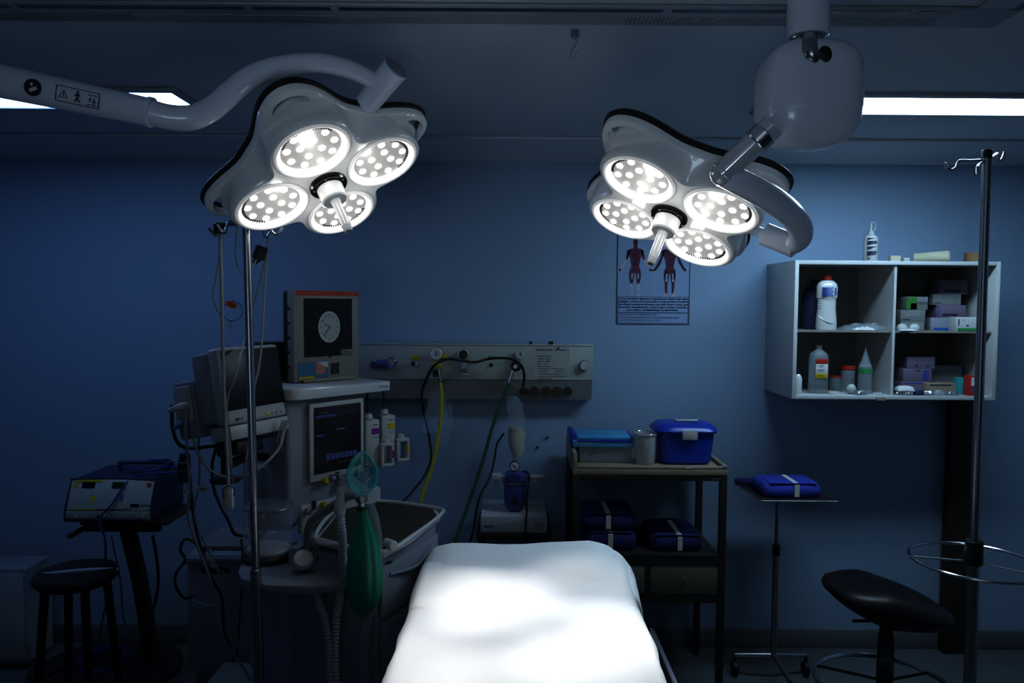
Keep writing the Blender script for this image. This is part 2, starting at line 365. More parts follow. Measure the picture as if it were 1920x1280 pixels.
def lamp(pos, R, label, beams, group='surgical lamps'):
    L = bpy.data.objects.new('surgical_lamp', None); COL.objects.link(L)
    m = Matrix(R).to_4x4(); m.translation = Vector(pos)
    L.location = Vector(pos); L.rotation_euler = m.to_euler(); tag(L, label, 'surgical lamp', group)
    W = WM(L)
    def pm(name, me, par=L):
        o = bpy.data.objects.new(name, me); COL.objects.link(o); o.parent = par; return o
    pm('housing', HOUS); pm('handle_rim', PLATE)
    bp = MB()
    bp.rings([ringf(r_plate, .089, -.004), ringf(r_plate, .093, .004), ringf(r_plate, .102, .006), ringf(r_plate, .109, 0), ringf(r_plate, .109, -.02), ringf(r_plate, .0892, -.024)], cap0=False, cap1=False)
    bp.add([v for v in ringf(r_plate, .0892, -.024)]+[v for v in ringf(r_plate, .089, -.004)], [[i, (i+1) % NR, NR+(i+1) % NR, NR+i] for i in range(NR)])
    bo = bp.build('bumper', BLACK, L, local=True); tag(bo, 'black rubber edge')
    tp = MB(); tp.rings([[v*1 for v in ringf(r_face, .081, -.03)], ringf(r_face, .12, -.035), ringf(r_face, .14, -.06), ringf(lambda t: .06, .15)]); tp.build('back_cover', PLASG, L, local=True)
    # seam lips round the face
    for (x, y) in PODS:
        T = Matrix.Translation((x, y, 0)); pod = MB()
        a0 = math.atan2(y, x)
        pod.torus(.101, .0055, T, 56, 8, 0)
        pod.lathe([(.0965, .002), (.0925, .006), (.091, .026)], T, 56, 0, cap=False)
        pd = pod.build('light_pod', PODW, L, local=True)
        g = MB(); g.torus(.0885, .0032, Matrix.Translation((x, y, .010)), 56, 8); g.build('glow_ring', PODG, pd, local=True)
        MB().lathe([(.0, .011), (.0885, .011), (.0885, .014), (0, .014)], T, 48).build('reflector', REFL, pd, local=True)
        # heat-sink fins seen inside the rim on the outer side
        fn = MB()
        for i in range(22):
            aa = a0-1.0+2.0*i/21
            fn.box((.0818, 0, .0098), (.0085, .0026, .0028), 0, T @ Matrix.Rotation(aa, 4, 'Z'))
        fn.build('fin_row', BLACK, pd, local=True)
        spots = [(.067, 2*PI*i/9+.2) for i in range(9)] + [(.031, 2*PI*i/4+.5) for i in range(4)]
        lm = None
        for rr, aa in spots:
            if lm is None:
                o = MB().lathe([(.0, -.0045), (.006, -.004), (.0098, -.0015), (.0105, .001)], None, 14).build('led_lens', LED, pd, local=True); lm = o.data
            else: o = pm('led_lens', lm, pd)
            o.location = (x+rr*math.cos(aa), y+rr*math.sin(aa), .010)
    # centre handle
    hd = MB().lathe([(.0, -.168), (.0105, -.168), (.0125, -.165), (.0128, -.150), (.0134, -.1495), (.0138, -.075), (.016, -.062), (.016, -.05)], None, 32).build('handle', LAMPW, L, local=True)
    MB().lathe([(0, -.1685), (.0085, -.1685), (.0085, -.1675), (0, -.1675)], None, 24).build('end_cap', BEIGE, hd, local=True)
    MB().lathe([(.0, -.060), (.034, -.060), (.038, -.056), (.039, -.015), (.033, -.012), (.033, .002), (0, .002)], None, 40).build('handle_hub', LAMPW, L, local=True)
    MB().lathe([(.034, -.012), (.052, -.012), (.056, -.008), (.057, .004), (.034, .004)], None, 48).build('hub_ring', BLKG, L, local=True)
    for k in range(5):
        a = k*1.25; MB().sph((.046*math.cos(a), .046*math.sin(a), -.0125), .003, 8).build('screw', CHROME, L, local=True)
    # light
    for (x, y), tg, e in zip(PODS, beams, (1, 1, 1, 1)):
        p = W @ Vector((x, y, -.004))
        ld = bpy.data.lights.new('beam', 'SPOT'); ld.energy = BEAM*tg[3]; ld.spot_size = math.radians(tg[2]); ld.spot_blend = 1; ld.shadow_soft_size = .03; ld.color = (1, .955, .90)
        lo = bpy.data.objects.new('beam', ld); COL.objects.link(lo); lo.location = p
        lo.rotation_euler = (Vector((tg[0], tg[1], .92))-p).to_track_quat('-Z', 'Y').to_euler()
        ld = bpy.data.lights.new('spill', 'POINT'); ld.energy = SPILL; ld.shadow_soft_size = .02; ld.color = (1, .97, .93)
        lo = bpy.data.objects.new('spill', ld); COL.objects.link(lo); lo.location = W @ Vector((x*.80, y*.80, -.055))
    return L
BEAM = 31; SPILL = .26
RL = [[-.013986, .902177, -.43114], [-.930438, .146164, .336037], [.366181, .405849, .837376]]
RR = [[-.638278, .670124, .378859], [-.585988, -.742111, .325406], [.499218, -.014308, .866358]]
lampL = lamp((-.5397, 2.1991, 2.1192), RL, 'four-lobed surgical lamp on a long curved white arm at upper left',
   [(.02, 1.60, 27, .9), (.22, 2.24, 21, 1.0), (-.14, 2.17, 22, 1.3), (-.30, 1.84, 27, 1.1)])
lampR = lamp((.4631, 2.226, 2.0397), RR, 'four-lobed surgical lamp hung from the ceiling post, in front of the anatomy poster',
   [(-.12, 1.78, 30, .9), (.26, 1.83, 27, 1.0), (.24, 1.97, 27, 1.1), (-.02, 2.17, 22, 1.0)])
for o in (lampL, lampR): del o['group']
# left arm
A = lambda *a: at(*a)
c0 = A(742, 128, 2.06); c1 = A(686, 197, 2.12)
MB().cyl(c0, c1, .037, .033, 32, bev=.003).build('swivel_joint', ARMW, lampL)
MB().cyl(c0-(c1-c0).normalized()*.004, c0+(c1-c0).normalized()*.002, .034, n=32).build('joint_cap', PLASG, lampL)
MB().cyl(c1, c1+(c1-c0).normalized()*.05, .02, n=24).build('neck', ARMW, lampL)
pts = [A(712, 158, 2.09), A(690, 146, 2.06), A(650, 128, 2.02), A(590, 118, 1.98), A(520, 126, 1.94), A(468, 146, 1.91), A(430, 176, 1.88), A(398, 203, 1.86), A(362, 220, 1.84), A(322, 220, 1.83), A(282, 211, 1.82)]
MB().tube(pts, [.022, .024, .026, .028, .029, .030, .030], 24, k=8).build('curved_tube', ARMW, lampL)
pA = A(284, 211, 1.82); pB = A(0, 151, 1.80); pC = A(-420, 62, 1.77)
MB().cyl(pA, pB + (pB-pA).normalized()*0, .033, .040, 32).cyl(pB, pC, .040, .047, 32).build('spring_arm', ARMW, lampL)
dA = (pB-pA).normalized()
MB().cyl(pA-dA*.004, pA+dA*.010, .036, n=32, bev=.002).build('collar', ARMW, lampL)
post = Vector((pC.x, pC.y, 0))
MB().cyl((post.x, post.y, pC.z-.08), (post.x, post.y, CZ-.04), .055, n=32).build('ceiling_post', ARMW, lampL)
MB().cyl((post.x, post.y, CZ-.04), (post.x, post.y, CZ), .10, n=40).build('ceiling_plate', ARMW, lampL)
# icons on the arm, on the surface facing the room
def armframe(px, py, off):
    c_ = A(px, py, 1.80); t = (c_-pA).dot(dA); q = pA+dA*t
    vdir = (CAM-q).normalized(); vdir = (vdir-dA*vdir.dot(dA)).normalized()
    return frame(q+vdir*off, -dA, dA.cross(vdir)*1.0), q, vdir
Mf, q, vd = armframe(78, 163, .0395)
if Mf.col[1].z < 0: pass
ic = MB().lathe([(0, 0), (.0195, 0), (.0195, .001), (0, .001)], Mf, 28); ico = ic.build('manual_icon', INK, lampL)
MB().box((-.002, .007, .0015), (.006, .007, .001), 0, Mf).box((.0, -.004, .0015), (.018, .008, .001), .0, Mf @ Matrix.Rotation(.5, 4, 'Z')).build('pictogram', ARMW, ico)
Mf, q, vd = armframe(157, 180, .0375)
lb = MB()
for a in ((-.05, .05, .0165, .018), (-.05, .05, -.018, -.0165), (-.05, -.0485, -.018, .018), (.0485, .05, -.018, .018)): rect(lb, Mf, *a, .0008)
for i in range(3):   # triangle
    a1 = PI/2+i*2*PI/3; a2 = a1+2*PI/3; p0 = Vector((-.032+.011*math.cos(a1), -.002+.011*math.sin(a1), .0005)); p1 = Vector((-.032+.011*math.cos(a2), -.002+.011*math.sin(a2), .0005))
    lb.cyl(Mf@p0, Mf@p1, .0007, n=6)
lb.cyl(Mf@Vector((-.032, .004, .0005)), Mf@Vector((-.032, -.005, .0005)), .0007, n=6)
lb.sph((0, .011, .0005), .0025, 8, M=Mf)   # walking figure
for a, b in (((0, .008), (0, -.001)), ((0, -.001), (-.005, -.012)), ((0, -.001), (.005, -.012)), ((0, .007), (-.006, .001)), ((0, .007), (.006, .002))):
    lb.cyl(Mf@Vector((*a, .0005)), Mf@Vector((*b, .0005)), .0014, n=6)
for a, b in (((.022, -.012), (.044, -.012)), ((.024, .010), (.044, .010)), ((.026, 0), (.032, 0)), ((.029, .006), (.029, -.006)), ((.038, .005), (.038, -.012)), ((.034, -.004), (.044, -.004))):
    lb.cyl(Mf@Vector((*a, .0005)), Mf@Vector((*b, .0005)), .0008, n=6)
lb.build('warning_label', INK, lampL)
# right arm
Yp = 1.86; pc = A(1515, 40, Yp)
MB().cyl((pc.x, Yp, A(1515, 70, Yp).z), (pc.x, Yp, CZ), .050, n=40, bev=.003).build('ceiling_post', ARMW, lampR)
ball = A(1514, 181, Yp)
MB().sph(ball, 1, 48, sc=(.119, .10, .127), e=.60).build('balance_housing', ARMW, lampR, sharp=80)
MB().tube([A(1517, 70, Yp-.01), A(1517, 84, Yp-.075), A(1520, 100, Yp-.092), A(1530, 112, Yp-.088)], [.02, .019, .018, .016], 18).build('neck', STEEL, lampR)
tt = A(1546, 106, Yp-.090)
MB().sph(tt, .02, 16, sc=(.9, .55, 1.25)).build('slot_recess', BLACK, lampR)
MB().torus(.040, .004, Matrix.Translation((pc.x, Yp, A(1515, 73, Yp).z)), 32, 8).build('bearing_ring', STEEL, lampR)
s0 = A(1449, 236, 1.80); s1 = A(1354, 325, 1.84)
MB().cyl(s0, s1, .0305, .029, 32).build('polished_sleeve', SLEEVE, lampR)
dd = (s1-s0).normalized()
MB().cyl(s0+dd*.02, s0+dd*.055, .0335, n=32, bev=.003).build('chrome_collar', CHROME, lampR)
MB().sph(s1, .0305, 24).cyl(s1-dd*.006, s1+dd*.002, .0325, n=32, bev=.002).build('sleeve_cap', SLEEVE, lampR)
pts = [A(1352, 326, 1.85), A(1380, 338, 1.85), A(1416, 356, 1.87), A(1452, 377, 1.91), A(1482, 401, 1.96), A(1500, 427, 2.02), A(1499, 448, 2.08), A(1482, 459, 2.12), A(1462, 452, 2.14)]
MB().tube(pts, [.030, .032, .034, .034, .032, .028, .024], 24, k=8).build('curved_tube', ARMW, lampR)
k0 = A(1494, 463, 2.115); k1 = A(1433, 438, 2.165)
MB().cyl(k0, k1, .033, .033, 32, bev=.003).build('swivel_joint', ARMW, lampR)
MB().cyl(k1, A(1404, 428, 2.2), .015, n=20).build('neck', ARMW, lampR)
# ------------------------------------------------------------------ operating table and sheets
BX, BW, BZ = .035, .325, .88
tb = thing('operating_table', (BX, 1.6, 0), 'operating table with steel side rails under the white sheets', 'operating table')
MB().bx(BX-.30, BX+.30, .45, 2.62, .80, .866, .03).build('mattress', BLACK, tb)
MB().bx(BX-.29, BX+.29, .47, 2.58, .76, .798, .006).build('frame', STEEL, tb)
for s_ in (-1, 1):
    r_ = MB(); x = BX+(.388 if s_ > 0 else -.335)
    r_.bx(x-.006, x+.006, .5, 1.70, .785, .815, .002)
    r_.bx(x-.006, x+.006, 1.73, 2.18, .785, .815, .002)
    rr = r_.build('side_rail', STEEL, tb)
    for y in (.8, 1.5, 1.85, 2.1): MB().cyl((BX+s_*.29, y, .79), (x+s_*.010, y, .79), .009, n=12).build('rail_bracket', STEEL, rr)
MB().bx(BX-.12, BX+.12, 1.25, 1.6, .10, .76, .02).build('column', STEEL, tb)
MB().bx(BX-.22, BX+.22, .9, 2.0, .0, .10, .02).build('base', DARK, tb)
cl = MB().cyl((BX+.37, 1.98, .70), (BX+.43, 1.98, .735), .028, .022, 18, bev=.004).cyl((BX+.34, 1.98, .79), (BX+.37, 1.98, .70), .012, n=10).build('clamp_lever', BLACK, tb)
def sheet(y0, y1, nx, ny, zf, wl, wr, drop, th=.0):
    mb = MB(); rows = []
    for j in range(ny+1):
        y = y0+(y1-y0)*j/ny; row = []
        L_, R_ = wl(y), wr(y); rad = .035
        # cross-section path: down left side, over, down right side
        for i in range(nx+1):
            s_ = i/nx
            tot = (R_-L_)+2*drop(y); d = s_*tot
            if d < drop(y): x = L_; z = -(drop(y)-d); edge = -1
            elif d > drop(y)+(R_-L_): x = R_; z = -(d-drop(y)-(R_-L_)); edge = 1
            else: x = L_+(d-drop(y)); z = 0; edge = 0
            if edge == 0:
                e = min(x-L_, R_-x)
                if e < rad: z = -(rad-math.sqrt(max(0, rad*rad-(rad-e)**2)))
            else:
                z -= rad; x += edge*(.004*math.sin(y*26+edge)+.012*min(1, -z/.12))
            row.append((x, y, z, edge))
        rows.append(row)
    vs = []
    for row in rows:
        for x, y, z, e in row:
            zz = zf(x, y) if e == 0 else zf(max(min(x, BX+BW), BX-BW), y)
            nz = noise.noise(Vector((x*3.1, y*2.6, 1.7)))*.006+noise.noise(Vector((x*11, y*5, 4)))*.0022
            vs.append((x, y, zz+z+nz))
    n = nx+1
    fs = [[j*n+i, j*n+i+1, (j+1)*n+i+1, (j+1)*n+i] for j in range(ny) for i in range(nx)]
    mb.add(vs, fs); return mb
def zsheet(x, y):
    z = BZ+.012
    z += .004*math.sin(y*9+x*5)
    if y > 2.22: z += .030*min(1, (y-2.22)/.12)
    if y > 2.30 and x > BX+.05: z += .018*min(1, (x-BX-.05)/.2)*min(1, (y-2.3)/.1)
    return z
wl = lambda y: BX-BW-.012+.03*max(0, y-2.2)
wr = lambda y: BX+BW+.02+.004*math.sin(y*7)+.03*max(0, (y-2.1))
mb = sheet(.45, 2.43, 90, 130, zsheet, wl, wr, lambda y: .05+.015*math.sin(y*4)+(.05 if y > 2.15 else 0))
# ragged far hem
for i, v in enumerate(mb.v):
    if v.y > 2.3: v.y += .02*(v.y-2.3)/.13*math.sin(v.x*11+1)+.05*(v.y-2.3)/.13*max(0, v.x-BX)/.3
sh = one('bed_sheet', mb, SHEET, 'large white cotton sheet spread over the operating table, brightly lit', 'sheet', org=(BX, 1.6, .86), sharp=80)
so = sh.modifiers.new('s', 'SOLIDIFY'); so.thickness = .002; so.offset = 1
def zpil(x, y):
    u = (y-2.25)/.46; b = math.sin(min(1, max(0, u))*PI)**.5 if 0 < u < 1 else 0
    e = max(0, min(1, (BX+BW-x)/.08)); e2 = max(0, min(1, (x-BX+BW)/.08))
    return .866+.072*b*(.45+.55*min(e, e2)**.6) + .022*max(0, (x-BX)/.3)*b
mb = sheet(2.25, 2.71, 70, 44, zpil, lambda y: BX-BW-.012+.0*max(0, (y-2.5)), lambda y: BX+BW+.045-.12*max(0, y-2.45)-1.1*max(0, y-2.62), lambda y: .07)
pil = one('pillow', mb, SHEET, 'flat white covered pillow at the head of the operating table', 'pillow', org=(BX, 2.45, .86), sharp=80)
so = pil.modifiers.new('s', 'SOLIDIFY'); so.thickness = .003; so.offset = -1
# ------------------------------------------------------------------ wall cabinet
CY0, CY1 = 3.42, WY
cx0 = at(1488, 620, CY0).x; cx1 = at(1872, 620, CY0).x; cz0 = at(1680, 749, CY0).z; cz1 = at(1680, 489, CY0).z
T = .018; cxd = at(1678, 620, CY0).x; czs = at(1680, 621, CY0).z
cab = thing('wall_cabinet', ((cx0+cx1)/2, (CY0+CY1)/2, cz0), 'open white wall cabinet with four compartments behind the tall pole', 'wall cabinet')
MB().bx(cx0, cx0+T, CY0, CY1, cz0, cz1, .001).build('side_panel', WHITE, cab)
MB().bx(cx1-T, cx1, CY0, CY1, cz0, cz1, .001).build('side_panel', WHITE, cab)
MB().bx(cx0+T, cx1-T, CY0, CY1, cz1-T, cz1, .001).build('top_panel', WHITE, cab)
MB().bx(cx0+T, cx1-T, CY0, CY1, cz0, cz0+T, .001).build('bottom_panel', WHITE, cab)
MB().bx(cx0+T, cx1-T, CY1-.008, CY1, cz0+T, cz1-T).build('back_panel', PANELD, cab)  # darker than the other panels: interior shade put into its colour
MB().bx(cxd-.006, cxd+.006, CY0+.01, CY1-.008, cz0+T, cz1-T).build('divider', WHITE, cab)
MB().bx(cx0+T, cxd-.006, CY0+.02, CY1-.008, czs-.007, czs+.001).build('shelf', BEIGE, cab)
MB().bx(cxd+.006, cx1-T, CY0+.02, CY1-.008, czs-.007, czs+.001).build('shelf', BEIGE, cab)
lc = at(1651, 747, CY0); MB().bx(lc.x-.022, lc.x+.022, CY0-.008, CY0, cz0-.006, cz0+.012, .002).build('catch', BEIGE, cab)
zB = cz0+T+.0005; zS = czs+.0015; zT = cz1+.0005
def botM(px, Y, z): p = at(px, 600, Y); return Matrix.Translation((p.x, Y, z))
def wpx(n, Y): return n/F*Y
# bottle on top with spout
Y = 3.5; m = botM(1628, Y, zT); b = thing('squeeze_bottle', m.translation, 'white squeeze bottle with looped spout cap standing on the cabinet top', 'bottle')
MB().lathe([(.0, 0), (.030, 0), (.032, .004), (.032, .104), (.028, .116), (.014, .124), (.010, .127), (0, .127)], m, 28).build('body', PLAS, b)
MB().lathe([(.013, .124), (.013, .136), (.006, .142), (.0035, .172), (.0025, .184), (0, .184)], m, 20).build('spout', PLAS, b)
o_ = m.translation
MB().tube([o_+Vector((.0, -.003, .182)), o_+Vector((.016, -.003, .178)), o_+Vector((.020, -.003, .160)), o_+Vector((.008, -.003, .138))], .0022, 8).build('cap_strap', PLAS, b)
lab = MB()
for i, (w_, z) in enumerate(((.030, .106), (.04, .092), (.042, .087), (.038, .082), (.036, .066), (.022, .061), (.042, .045), (.042, .040), (.040, .035), (.034, .030), (.014, .014))):
    lab.bx(o_.x-.028, o_.x-.028+w_, Y-.0335, Y-.024, o_.z+z-.0012, o_.z+z+.0014)
lab.build('label_print', NAVY, b)
# cassettes and rolls on top
m = botM(1673, 3.5, zT); one('small_carton', MB().box((0, 0, .014), (.046, .03, .028), .002, m).box((.016, -.0155, .014), (.008, .001, .026), 0, m), CREAM, 'small cream box on the cabinet top between bottle and gauze roll', 'box')
m = botM(1692, 3.5, zT); one('bandage_clip', MB().box((0.004, 0, .009), (.028, .03, .018), .003, m), PLAS, 'small white piece lying beside the cream box on the cabinet top', 'box')
p = botM(1748, 3.5, zT).translation
g = thing('gauze_roll', p, 'rolled white gauze lying on the cabinet top beside the pole', 'gauze roll')
a0 = p+Vector((-.058, .07, .022)); a1 = p+Vector((.058, -.02, .026)); a0.z = zT+.0225; a1.z = zT+.0265
MB().cyl(a0, a1, .022, .026, 28, bev=.003).build('roll', CREAM, g)
d_ = (a1-a0).normalized()
MB().torus(.017, .003, axisM(a1, a1+d_), 24, 6).torus(.009, .003, axisM(a1, a1+d_), 24, 6).build('rolled_end', PLAS, g)
m = botM(1823, 3.5, zT); one('tape_roll', MB().lathe([(.026, 0), (.044, 0), (.044, .044), (.026, .044), (.026, 0)], m, 36, cap=False), BROWN, 'brown adhesive tape roll on the cabinet top behind the pole', 'tape roll')
# upper left
m = botM(1549, 3.50, zS); b = thing('detergent_bottle', m.translation, 'large ribbed white detergent bottle with red cap in the cabinet upper left', 'bottle')
pr = [(0, 0), (.046, 0), (.048, .006), (.047, .05), (.043, .09)] + [(.043-(.002 if i % 2 else 0), .092+i*.0055) for i in range(9)] + [(.043, .145), (.0475, .150), (.048, .20), (.044, .215), (.030, .228), (.018, .233), (.016, .238), (0, .238)]
MB().lathe(pr, m, 36, sy=.75).build('body', WHITE, b)
MB().lathe([(0, .234), (.021, .234), (.021, .252), (.017, .257), (0, .257)], m, 24).build('cap', RED, b)
o_ = m.translation; lb = MB()
for i in range(7): lb.bx(o_.x-.034, o_.x+.016-.004*(i % 3), o_.y-.0372, o_.y-.028, o_.z+.158+i*.0062, o_.z+.1605+i*.0062)
lb.bx(o_.x+.024, o_.x+.030, o_.y-.034, o_.y-.02, o_.z+.162, o_.z+.196)
lb.build('label_print', BLUEC, b)
cv = MB().tube([o_+Vector((-.043, -.0145, .065)), o_+Vector((-.022, -.033, .045)), o_+Vector((.006, -.0365, .034)), o_+Vector((.042, -.017, .034))], .002, 6); cv.build('moulded_wave', WHITE, b)
m = botM(1524, 3.62, zS); b = thing('dark_bottle', m.translation, 'dark bottle standing behind the red-capped detergent bottle', 'bottle')
MB().lathe([(0, 0), (.052, 0), (.054, .01), (.052, .17), (.03, .205), (.018, .215), (0, .215)], m, 28).build('body', NAVY, b)
MB().lathe([(.0, .212), (.02, .212), (.02, .24), (0, .24)], m, 20).build('cap', INK, b)
def film(px0, px1, Y, z, h, seed, m_, name, label, cat, d=.10):
    a = at(px0, 600, Y).x; b = at(px1, 600, Y).x; n = 26; k = 14; vs = []
    for j in range(k+1):
        for i in range(n+1):
            u = i/n; v = j/k; x = a+(b-a)*u; y = Y-d/2+d*v
            e = math.sin(PI*u)**.6*math.sin(PI*v)**.5
            vs.append((x, y, z+.002+h*e*(.55+.6*abs(noise.noise(Vector((u*5+seed, v*3, seed)))))+.006*e*noise.noise(Vector((u*16, v*12, seed)))))
    mb = MB().add(vs, [[j*(n+1)+i, j*(n+1)+i+1, (j+1)*(n+1)+i+1, (j+1)*(n+1)+i] for j in range(k) for i in range(n)])
    return one(name, mb, m_, label, cat, sharp=60)
film(1572, 1668, 3.54, zS, .045, 3, CLEAR2, 'plastic_bag', 'crumpled clear plastic bag beside the detergent bottle', 'plastic bag')
film(1600, 1640, 3.47, zS, .022, 8, PAPER, 'tubing_packet', 'small white crumpled packet in front of the clear plastic bag', 'packet', .03)
# lower left
m = botM(1537, 3.50, zB); b = thing('alcohol_bottle', m.translation, 'tall translucent bottle with red and yellow label, cabinet lower left', 'bottle')
MB().lathe([(0, 0), (.042, 0), (.046, .005), (.045, .17), (.040, .186), (.018, .203), (.013, .207), (.013, .226), (0, .226)], m, 32, sy=.8).build('body', CLEAR2, b)
o_ = m.translation
MB().box((0, -.0385, .152), (.056, .004, .022), .001, m).build('red_band', RED, b)
MB().box((0, -.0385, .118), (.056, .004, .044), .001, m).build('white_label', PAPER, b)
MB().box((0, -.0385, .085), (.056, .004, .022), .001, m).build('yellow_band', YEL, b)
pr_ = MB()
for z, w_ in ((.133, .03), (.127, .018), (.113, .024), (.108, .034), (.088, .036), (.082, .042)): pr_.box((-.004, -.0408, z), (w_, .0006, .0018), 0, m)
pr_.build('label_print', INK, b)
m = botM(1502, 3.46, zB); b = thing('small_white_bottle', m.translation, 'small white bottle cut off by the left cabinet side', 'bottle')
m = Matrix.Translation(Vector((cx0+T+.022, 3.46, zB))); b.location = m.translation
MB().lathe([(0, 0), (.019, 0), (.020, .004), (.020, .075), (.012, .09), (.009, .094), (0, .094)], m, 24).build('body', WHITE, b)
MB().lathe([(0, .09), (.010, .09), (.010, .112), (0, .112)], m, 18).build('cap', INK, b)
m = botM(1593, 3.56, zB); b = thing('specimen_jar', m.translation, 'clear jar with red lid behind the white ball in the cabinet', 'jar')
MB().lathe([(0, 0), (.030, 0), (.032, .004), (.032, .10), (.028, .11), (0, .11)], m, 28).build('body', CLEAR2, b)
MB().lathe([(.0, .108), (.033, .108), (.033, .125), (0, .125)], m, 28).build('lid', RED, b)
m = botM(1571, 3.60, zB); b = thing('low_jar', m.translation, 'low clear jar with red lid next to the taller red-lidded jar', 'jar')
MB().lathe([(0, 0), (.028, 0), (.030, .004), (.030, .065), (0, .065)], m, 24).build('body', CLEAR2, b)
MB().lathe([(.0, .065), (.026, .065), (.026, .075), (0, .075)], m, 24).build('lid', RED, b)
m = botM(1600, 3.47, zB); one('cotton_ball', MB().sph((0, 0, .024), .024, 24, M=m, sc=(.9, .9, 1)), PLAS, 'round white ball on the lower cabinet shelf', 'ball')
m = botM(1566, 3.46, zB); one('small_dish', MB().lathe([(0, 0), (.022, 0), (.022, .012), (.020, .014), (0, .014)], m, 28), WHITE, 'small white round dish on the cabinet floor below the red-lidded jar', 'dish')
m = botM(1625, 3.50, zB); b = thing('dropper_bottle', m.translation, 'clear dropper bottle with dark green print and pointed tip in the cabinet', 'bottle')
MB().lathe([(0, 0), (.030, 0), (.032, .004), (.031, .118), (.028, .13), (0, .13)], m, 28).build('body', CLEAR2, b)
MB().lathe([(.030, .128), (.020, .150), (.010, .185), (.004, .205), (.003, .22), (0, .22)], m, 24).build('tip', CLEAR2, b)
MB().lathe([(.0325, .098), (.0325, .118)], m, 28, cap=False).build('green_print', GREENC, b)
def packet(px, Y, z, s, mt, label, rz=0, name='packet', cat='packet', h=.020):
    p = botM(px, Y, z).translation; mm = Matrix.Translation(p) @ Matrix.Rotation(rz, 4, 'Z')
    n = 14; vs = []; k = 8
    for j in range(k+1):
        for i in range(n+1):
            u = i/n*2-1; v = j/k*2-1; e = math.sqrt(max(0, (1-u**4)*(1-v**4)))
            vs.append((u*s, v*s*.6, .003+h*e+.004*noise.noise(Vector((u*4+px, v*4, px*.1)))))
    nb = len(vs)
    vs += [(x, y, .001) for x, y, zz in vs[:nb]]
    fs = [[j*(n+1)+i, j*(n+1)+i+1, (j+1)*(n+1)+i+1, (j+1)*(n+1)+i] for j in range(k) for i in range(n)]
    fs += [[nb+q for q in f[::-1]] for f in fs]
    per = [i for i in range(n+1)]+[j*(n+1)+n for j in range(1, k+1)]+[k*(n+1)+i for i in range(n-1, -1, -1)]+[j*(n+1) for j in range(k-1, 0, -1)]
    fs += [[per[i], per[(i+1) % len(per)], nb+per[(i+1) % len(per)], nb+per[i]] for i in range(len(per))]
    return one(name, MB().add(vs, fs, 0, mm), mt, label, cat, sharp=70)
packet(1618, 3.445, zB, .026, FOIL, 'crumpled foil packet in front of the dropper bottle', .3)
packet(1650, 3.455, zB, .022, CLEAR2, 'small crumpled clear wrapper by the cabinet catch', -.2, h=.008)
# cartons
def carton(px, Y, z, w_, h_, d_, mt, label, name='carton', stripes=(), group=None, cat='carton', rz=0, txt=None):
    p = botM(px, Y, z).translation; M_ = Matrix.Translation(p) @ Matrix.Rotation(rz, 4, 'Z')
    t = thing(name, p, label, cat, group, rz)
    MB().box((0, 0, h_/2), (w_, d_, h_), .0015, M_).build('box_body', mt, t)
    for (x0, x1, z0, z1, m_) in stripes:
        MB().box(((x0+x1)/2*w_, -d_/2-.0006, (z0+z1)/2*h_), ((x1-x0)*w_, .0012, (z1-z0)*h_), 0, M_).build('print_block', m_, t)
    if txt:
        for (s_, x, z_, sz, m_) in txt:
            text('lettering', s_, sz, M_ @ frame((x*w_, -d_/2-.0008, z_*h_), (1, 0, 0), (0, 0, 1)), m_, t)
    return t
Yc = 3.58
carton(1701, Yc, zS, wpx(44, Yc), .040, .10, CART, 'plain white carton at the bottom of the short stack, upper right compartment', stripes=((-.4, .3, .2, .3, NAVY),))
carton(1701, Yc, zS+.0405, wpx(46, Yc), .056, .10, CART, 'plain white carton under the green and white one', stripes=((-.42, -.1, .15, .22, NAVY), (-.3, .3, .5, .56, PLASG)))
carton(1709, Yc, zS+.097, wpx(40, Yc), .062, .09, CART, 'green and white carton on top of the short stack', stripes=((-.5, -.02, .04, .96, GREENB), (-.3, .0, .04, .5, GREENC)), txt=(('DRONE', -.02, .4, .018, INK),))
packet(1700, 3.46, zS, .042, PAPER, 'white folded sheet under the two cup masks', .1, 'folded_sheet', 'paper', .006)
for px, lb_ in ((1692, 'left one of two white cup masks before the white cartons'), (1715, 'right one of two white cup masks before the white cartons')):
    m = botM(px, 3.46, zS+.010); one('cup_mask', MB().sph((0, 0, 0), .026, 24, M=m @ Matrix.Diagonal((1, .8, .9, 1)), sc=(1, 1, 1)), PLAS, lb_, 'mask')
    bpy.context.scene.collection.objects[-1]
Yd = 3.62
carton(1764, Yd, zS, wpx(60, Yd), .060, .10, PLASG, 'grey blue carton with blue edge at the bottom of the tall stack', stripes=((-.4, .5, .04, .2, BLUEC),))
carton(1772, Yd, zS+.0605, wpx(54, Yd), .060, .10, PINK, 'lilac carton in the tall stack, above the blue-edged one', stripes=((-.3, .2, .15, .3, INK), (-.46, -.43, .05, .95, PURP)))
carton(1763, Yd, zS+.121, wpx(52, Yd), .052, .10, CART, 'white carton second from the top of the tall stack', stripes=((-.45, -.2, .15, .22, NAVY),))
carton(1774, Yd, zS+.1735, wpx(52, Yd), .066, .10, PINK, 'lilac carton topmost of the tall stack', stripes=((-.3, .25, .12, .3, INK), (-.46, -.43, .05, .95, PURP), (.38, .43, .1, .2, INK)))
Ye = 3.47
carton(1811, Ye, zS, wpx(50, Ye), .066, .06, WHITE, 'white glove box with dark green lower band beside the pole', stripes=((-.45, .45, .03, .22, GREENC), (-.43, -.39, .4, .85, NAVY), (.25, .42, .35, .5, INK), (-.12, -.04, .35, .45, NAVY), (.25, .44, .82, .86, INK)), txt=(('V·C', -.30, .72, .011, INK),))
